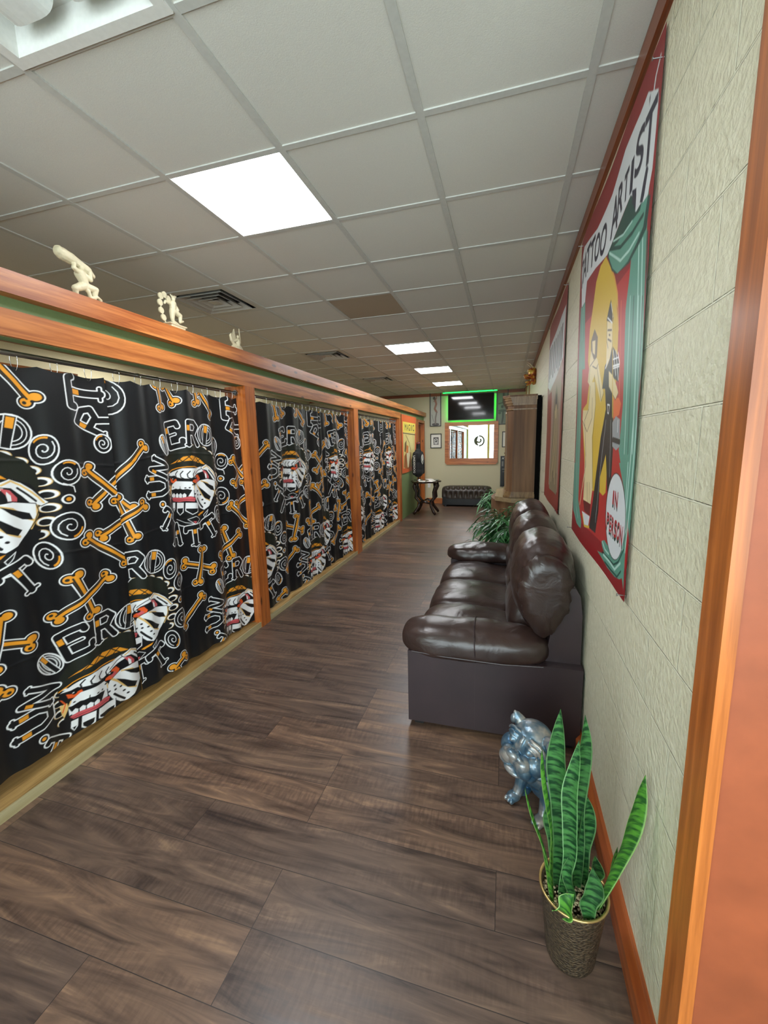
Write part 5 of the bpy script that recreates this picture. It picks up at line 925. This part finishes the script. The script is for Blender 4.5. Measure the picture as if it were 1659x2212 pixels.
tube(bm, [(0, .02, .06), (0, .05, .045), (0, .08, .03)], [.008, .01, .006], 6)
remeshed('figure', bm, .003, 1, M_bone, fg, disp=lambda c: .0008*mnoise.noise(c*90))
bm = BM()
for (y, z) in ((-.015, .185), (-.045, .20), (-.075, .185), (-.085, .145), (-.082, .10), (-.068, .062)):
    M4 = Matrix.Translation((0, y, z)) @ Matrix.Rotation(PI/2, 4, 'Y'); g = bmesh.ops.create_cone(bm, cap_ends=True, segments=18, radius1=.019, radius2=.019, depth=.008); bmesh.ops.transform(bm, matrix=M4, verts=g['verts'])
tube(bm, [(0, .0, .18), (0, -.045, .2), (0, -.08, .17), (0, -.083, .10), (0, -.055, .035)], .004, 6); obj('disc_chain', bm, M_bone, fg, label='arched chain of flat discs')
fg = thing('winged_figurine', 'smallest bone white figurine, winged and holding up a sword', 'figurine', (-2.06, 2.99, ZB), 0)
bm = BM(); ell(bm, (0, 0, .02), (.03, .05, .022)); capsule(bm, (0, .015, .05), (0, .02, .09), .018, .014); ell(bm, (0, .025, .118), (.012,)*3); capsule(bm, (0, .035, .085), (.0, .055, .075), .008, .006); capsule(bm, (0, .0, .085), (0, -.04, .07), .01, .007)
capsule(bm, (0, .02, .05), (0, .06, .035), .014, .009); capsule(bm, (0, .06, .035), (0, .075, .01), .009, .007); capsule(bm, (0, -.02, .04), (0, -.06, .02), .016, .010)
tube(bm, [(0, -.03, .05), (0, -.06, .075), (0, -.07, .11), (0, -.055, .125)], [.012, .012, .010, .005], 7)
remeshed('figure', bm, .003, 1, M_bone, fg, disp=lambda c: .001*mnoise.noise(c*90))
bm = BM(); prism(bm, [(-.035, .06), (.0, .08), (-.012, .13), (-.02, .165), (-.035, .135), (-.05, .12)], -.004, .004, 'x'); obj('wing', bm, M_bone, fg)
bm = BM(); prism(bm, [(.052, .07), (.058, .07), (.054, .16), (.048, .185), (.046, .16)], -.003, .003, 'x'); obj('sword', bm, M_bone, fg)
FAT = 1.0
# ------------------------------------------------------------------ far wall: television, mirror, pictures, banners
tv = thing('television', 'flat black wall television glowing green around its edges', 'television', (-0.865, YE-.10, 2.09))
obj('screen_bezel', B(-.553, .553, 0, .035, 0, .632), M_black, tv, bevel=.003); obj('screen', B(-.540, .540, -.002, .001, .016, .618), plain('tv_screen', (9, 10, 12), .07, spec=.7), tv)
obj('wall_mount', B(-.18, .18, .035, .10, .2, .42), M_black, tv)
M_led = plain('green_led', (30, 255, 90), .5, emit=(10, 255, 70), estr=11)
bm = BM(); box(bm, -.525, .525, .038, .046, .585, .6); box(bm, -.525, .525, .038, .046, .03, .045); box(bm, -.53, -.515, .038, .046, .04, .59); box(bm, .515, .53, .038, .046, .04, .59)
obj('led_strip', bm, M_led, tv, label='green glowing light strip on the back of the set')
bm = BM(); tube(bm, [(-1.55, YE-.024, ZC-.012), (-.25, YE-.024, ZC-.012)], .004, 6); o = obj('crown_glow_line', bm, M_led); tag(o, 'thin green glowing line added as light reflected along the crown board above the television', 'reflected light')  # added glowing tube stands for the strip light reflecting on the crown board
mr = thing('wall_mirror', 'mirror in a wide orange wood frame below the television', 'mirror', (-.855, YE, 1.0))
w_, h_ = .648, 1.05; fw, fb = .105, .155
bm = BM(); ch = .05
prism(bm, [(-w_+ch, 0), (w_-ch, 0), (w_, ch), (w_, fb), (-w_, fb), (-w_, ch)], -.035, -.001, 'y'); box(bm, -w_, w_, -.035, -.001, h_-.09, h_); box(bm, -w_, -w_+fw, -.035, -.001, fb, h_-.09); box(bm, w_-fw, w_, -.035, -.001, fb, h_-.09)
obj('mirror_frame', bm, M_beamx, mr)
m, nt, b = nodes_of('mirror_silver'); b.inputs['Metallic'].default_value = 1; b.inputs['Roughness'].default_value = 0.0; b.inputs['Base Color'].default_value = (.92, .93, .93, 1)
obj('mirror_glass', B(-w_+fw-.01, w_-fw+.01, -.018, -.012, fb-.01, h_-.08), m, mr)
def frame_pic(name, label, x0, x1, z0, z1, cat='picture', art=None, fr=.02, mat_=(226, 224, 214)):
    t = thing(name, label, cat, ((x0+x1)/2, YE, z0)); w = (x1-x0)/2; h = z1-z0; bm = BM()
    box(bm, -w, w, -.022, -.001, 0, fr); box(bm, -w, w, -.022, -.001, h-fr, h); box(bm, -w, -w+fr, -.022, -.001, fr, h-fr); box(bm, w-fr, w, -.022, -.001, fr, h-fr)
    obj('frame', bm, M_black, t)
    c = Canvas(-w+fr, w-fr, fr, h-fr, .004, mat_); art(c, w-fr, h)
    U, Z = np.meshgrid(c.us, c.vs); grid_obj('art_print', np.stack([U, 0*U-.010, Z], -1), attr_mat('paper_print', .45), t, c.rgb); return t
def art_skull(c, w, h):
    c.poly((.07, .065, .06), [(-w*.55, h*.25), (w*.55, h*.25), (w*.55, h*.75), (-w*.55, h*.75)])
    c.elli((.6, .6, .56), (0, h*.5), w*.42, h*.18); c.elli((.08, .08, .08), (0, h*.52), w*.28, h*.12)
    c.stroke((.7, .7, .66), .012, [(-w*.5, h*.35), (0, h*.30), (w*.5, h*.36)]); c.stroke((.65, .65, .6), .012, [(-w*.35, h*.62), (-.01, h*.5), (w*.3, h*.64)])
frame_pic('framed_skull_print', 'small black framed print left of the mirror', -1.873, -1.59, 1.42, 1.785, art=art_skull)
def art_r(c, w, h):
    c.poly((.35, .42, .40), [(-w*.5, h*.2), (w*.2, h*.25), (w*.4, h*.8), (-w*.4, h*.7)]); c.stroke((.05, .05, .05), .012, [(-w*.4, h*.3), (0, h*.6), (w*.4, h*.5)])
frame_pic('framed_white_print', 'small black framed print right of the mirror, half hidden by the hutch', -.115, .15, 1.41, 1.79, art=art_r)
def art_tall(c, w, h):
    for z in (.06, .93): c.elli((.10, .09, .09), (0, h*z), w*.75, .035)
    c.stroke((.32, .15, .11), .05, [(-.01, h*.80), (.02, h*.66), (-.02, h*.52), (.03, h*.42)]); c.stroke((.22, .18, .16), .035, [(.03, h*.42), (.0, h*.25), (.0, h*.08)]); c.stroke((.26, .14, .11), .022, [(-.04, h*.74), (.03, h*.82), (.02, h*.93)])
    c.elli((.10, .08, .07), (-.03, h*.83), .035, .04); c.stroke((.2, .2, .19), .012, [(-.09, h*.35), (-.06, h*.2), (-.03, h*.12)])
def art_tall2(c, w, h):
    c.stroke((.08, .08, .07), .045, [(.02, h*.95), (.03, h*.75), (.02, h*.6)]); c.stroke((.08, .08, .07), .03, [(.02, h*.6), (-.08, h*.57)]); c.elli((.05, .06, .05), (.0, h*.49), .03, .035)
    c.elli((.08, .09, .08), (.0, h*.38), .10, .03); c.stroke((.07, .08, .07), .04, [(.02, h*.36), (.02, h*.2), (.0, h*.05)]); c.elli((.08, .09, .08), (-.06, h*.32), .035, .03)
frame_pic('tall_pinup_banner', 'tall narrow banner with a standing figure, left of the television', -1.885, -1.60, 1.965, 2.80, 'banner', art_tall, .018, (176, 176, 168))
frame_pic('tall_dark_banner', 'tall narrow grey banner with dark shapes, right of the television', -.262, .01, 1.955, 2.82, 'banner', art_tall2, .018, (118, 122, 112))
t = thing('black_notice_board', 'tall black poster board with white lettering, behind the hutch at the back wall', 'sign', (-.01, YE-.02, .45))
obj('board', B(-.13, .16, -.012, .0, 0, .75), M_black, t, bevel=.004)
def text_obj(name, s_, size, mat, parent, M4, ext=.0006, label=None):
    cu = bpy.data.curves.new('t', 'FONT'); cu.body = s_; cu.size = size; cu.extrude = ext; cu.align_x = 'CENTER'; o = bpy.data.objects.new('t', cu)
    me = evalmesh(o); bpy.data.curves.remove(cu)
    me.transform(M4); me.name = name; me.materials.clear(); me.materials.append(mat); o = bpy.data.objects.new(name, me); C.objects.link(o); o.parent = parent
    if label: o['label'] = label
    return o
RX = Matrix.Rotation(PI/2, 4, 'X'); M_wp = plain('white_print', (228, 228, 224), .5)
text_obj('lettering', 'AT', .075, M_wp, t, Matrix.Translation((-.05, -.0135, .67)) @ RX, label='white letters AT')
bm = BM(); 
for k, (a, b_, c, d) in enumerate(((-.10, -.06, .50, .62), (-.02, .08, .58, .60), (-.02, .08, .53, .55), (-.09, .08, .42, .44), (-.08, .10, .36, .37))): box(bm, a, b_, -.0135, -.012, c, d)
obj('notice_marks', bm, plain('grey_print', (120, 120, 118), .6), t)
bm = BM(); box(bm, -.035, .035, -.008, 0, -.057, .057); box(bm, -.008, .008, -.014, -.008, -.014, .014); o = obj('wall_outlet', bm, M_white); o.location = (-1.915, YE, .47); tag(o, 'white wall plate low on the back wall beside the doorway', 'outlet')
# ------------------------------------------------------------------ tufted bench
M_bench = leather('bench_leather', (46, 38, 32), (62, 52, 44), .42)
be = thing('tufted_bench', 'dark brown button-tufted bench against the back wall under the mirror', 'bench', (-.93, 10.42, 0))
W2, D2, H2 = .60, .235, .50; nxx, nyy = 150, 60; P = np.zeros((nyy, nxx, 3)); ang = np.linspace(-PI*.62, PI*.62, nyy)
bt = [( -.5+.125*i+(.0625 if j % 2 else 0), j) for j in range(5) for i in range(9)]
for j, a in enumerate(ang):
    for i in range(nxx):
        s_ = -1+2*i/(nxx-1); x = W2*s_; e = (1-abs(s_)**7)**(1/7) if abs(s_) < 1 else 0; e = max(e, .25)
        sa, ca = math.sin(a), math.cos(a); rx_ = abs(sa)**.75*(1 if sa > 0 else -1); rz = abs(ca)**.75*(1 if ca > 0 else -1)
        y = D2*rx_; z = .29+.21*rz*1.0
        g = 0
        for (bx, bj) in bt:
            aa = (-.48+.24*bj)*PI; d2 = ((x-bx)/.036)**2+((a-aa)/.22)**2
            if d2 < 12: g += math.exp(-d2)
        gg = .5+.5*math.cos((x/.0625+ (a/PI/.24))*PI); g2 = .5+.5*math.cos((x/.0625-(a/PI/.24))*PI)
        k = 1-.16*g+.02*(1-gg**6-g2**6)*0
        P[j, i] = (x, y*e*k, .29+(z-.29)*e*k)
grid_obj('tufted_cushion', P, M_bench, be)
bm = BM()
for bx, bj in bt:
    a = (-.48+.24*bj)*PI; sa, ca = math.sin(a), math.cos(a)
    if abs(bx) > .56: continue
    ell(bm, (bx, D2*.86*abs(sa)**.75*(1 if sa > 0 else -1), .29+.21*.86*abs(ca)**.75*(1 if ca > 0 else -1)), (.009,)*3, sub=1)
obj('tuft_buttons', bm, M_bench, be); obj('bench_base', B(-W2+.03, W2-.03, -D2*.93, D2*.93, .04, .24), M_black, be, bevel=.02)
for x in (-.5, .5):
    for y in (-.17, .17): obj('foot', B(x-.025, x+.025, y-.025, y+.025, 0, .045), M_black, be)
# ------------------------------------------------------------------ carved table with the torso form
M_tab = plain('dark_carved_wood', (44, 24, 18), .25, coat=.3, vary=.2, bscale=20)
tb = thing('carved_side_table', 'dark carved side table with scalloped top, past the last curtain', 'table', (-1.69, 9.05, 0))
def shape(t_, a, b_): r_ = 1+.05*math.cos(8*t_); return (a*r_*math.cos(t_), b_*r_*math.sin(t_))
bm = BM(); prism(bm, [shape(t_, .32, .42) for t_ in np.linspace(0, 2*PI, 64, endpoint=False)], .715, .742); obj('table_top', bm, M_tab, tb, bevel=.006)
bm = BM(); prism(bm, [shape(t_, .295, .39) for t_ in np.linspace(0, 2*PI, 64, endpoint=False)], .742, .747); obj('glass_top', bm, plain('table_glass', (70, 64, 52), .05), tb)
for sy in (-1, 1):
    for sx_ in (-1, 1):
        pts = [(sx_*.21, sy*.15, .72), (sx_*.235, sy*.15, .62), (sx_*.19, sy*.15, .50), (sx_*.20, sy*.15, .38), (sx_*.12, sy*.15, .28), (sx_*.14, sy*.15, .18), (sx_*.20, sy*.21, .08), (sx_*.24, sy*.22, .022)]
        bm = BM(); tube(bm, pts, [.034, .04, .03, .034, .028, .030, .034, .026], 10); obj('leg', bm, M_tab, tb, smooth=True)
    bm = BM(); tube(bm, [(-.14, sy*.15, .25), (0, sy*.2, .30), (.14, sy*.15, .25)], [.02, .03, .02], 8); obj('cross_brace', bm, M_tab, tb, smooth=True)
bm = BM(); tube(bm, [(0, -.15, .29), (0, 0, .27), (0, .15, .29)], [.018, .028, .018], 8); ell(bm, (0, -.165, .30), (.03, .012, .035)); obj('stretcher', bm, plain('gilt_carving', (140, 110, 66), .35, metal=.4), tb, smooth=True)
M_paper = plain('paper_white', (232, 230, 222), .6)
for k, (x, y, a, lb) in enumerate(((-.05, -.25, .1, 'white booklet at the near left of the carved table'), (.14, -.26, -.2, 'white booklet at the near right of the carved table'), (.12, .0, .3, 'white booklet at the middle of the carved table'), (.02, .24, .5, 'white booklet at the far side of the carved table'))):
    bm = BM(); box(bm, -.07, .07, -.095, .095, 0, .006); o = obj('booklet', bm, M_paper); o.location = (-1.68+x, 9.05+y, .747); o.rotation_euler = (0, 0, a); tag(o, lb, 'booklet', 'booklets on the carved table')
bm = BM(); lathe(bm, [(.001, 0), (.04, 0), (.055, .018), (.05, .02), (.038, .006), (.001, .005)], 20); o = obj('glass_dish', bm, plain('dish_glass', (150, 150, 140), .08), smooth=True); o.location = (-1.46, 9.05, .747); tag(o, 'small dish at the right end of the carved table', 'dish')
mn = thing('torso_form', 'black shirt on a torso form standing at the carved table, white print down its sleeve', 'mannequin', (-1.88, 9.15, .747), PI/2-.35)
bm = BM()
ell(bm, (0, 0, .50), (.155, .095, .17)); ell(bm, (0, 0, .30), (.140, .090, .20)); ell(bm, (0, 0, .18), (.145, .095, .12)); ell(bm, (0, .0, .62), (.10, .065, .075)); capsule(bm, (0, 0, .64), (0, 0, .80), .05, .042)
for s_ in (-1, 1): capsule(bm, (s_*.125, 0, .58), (s_*.175, .0, .44), .055, .05); capsule(bm, (s_*.175, 0, .44), (s_*.18, -.01, .16), .05, .042)
remeshed('shirt', bm, .009, 4, plain('black_cotton', (20, 21, 24), .8, bump=.2, bscale=200), mn)
bm = BM(); lathe(bm, [(.001, .79), (.044, .79), (.046, .825), (.001, .827)], 20); obj('neck_cap', bm, plain('neck_cap_red', (110, 40, 40), .5), mn, smooth=True)
bm = BM(); lathe(bm, [(.001, 0), (.10, 0), (.10, .010), (.014, .014), (.014, .12), (.001, .12)], 24); obj('stand', bm, M_chrome, mn, smooth=True)
RZ = Matrix.Rotation(-PI/2, 4, 'Y')
text_obj('sleeve_print', 'UNDERDOG', .052, M_wp, mn, Matrix.Translation((-.236, -.02, .36)) @ Matrix.Rotation(-PI/2, 4, 'Z') @ RX @ Matrix.Rotation(-PI/2, 4, 'Z') @ Matrix.Diagonal((1.3, 1.3, 1, 1)), label='white letters down the sleeve')
c = Canvas(-.075, .075, -.12, .12, .004, (26, 27, 30)); c.elli((.5, .52, .5), (0, 0), .065, .11); rs = random.Random(2)
for k in range(26): c.elli((.03, .03, .035) if k % 3 else (.8, .82, .8), (rs.uniform(-.05, .05), rs.uniform(-.09, .09)), rs.uniform(.006, .014), rs.uniform(.006, .02))
kp = None; U, Z = np.meshgrid(c.us, c.vs); kp = (U/.07)**2+(Z/.115)**2 < 1
grid_obj('chest_print', np.stack([U+.03, -.098-.0*U+.9*(U+.03)**2*2+.15*np.clip(Z, -1, 1)**2*3, Z+.46], -1), attr_mat('paper_print', .45), mn, c.rgb, kp)
bpy.data.scenes.remove(TS)
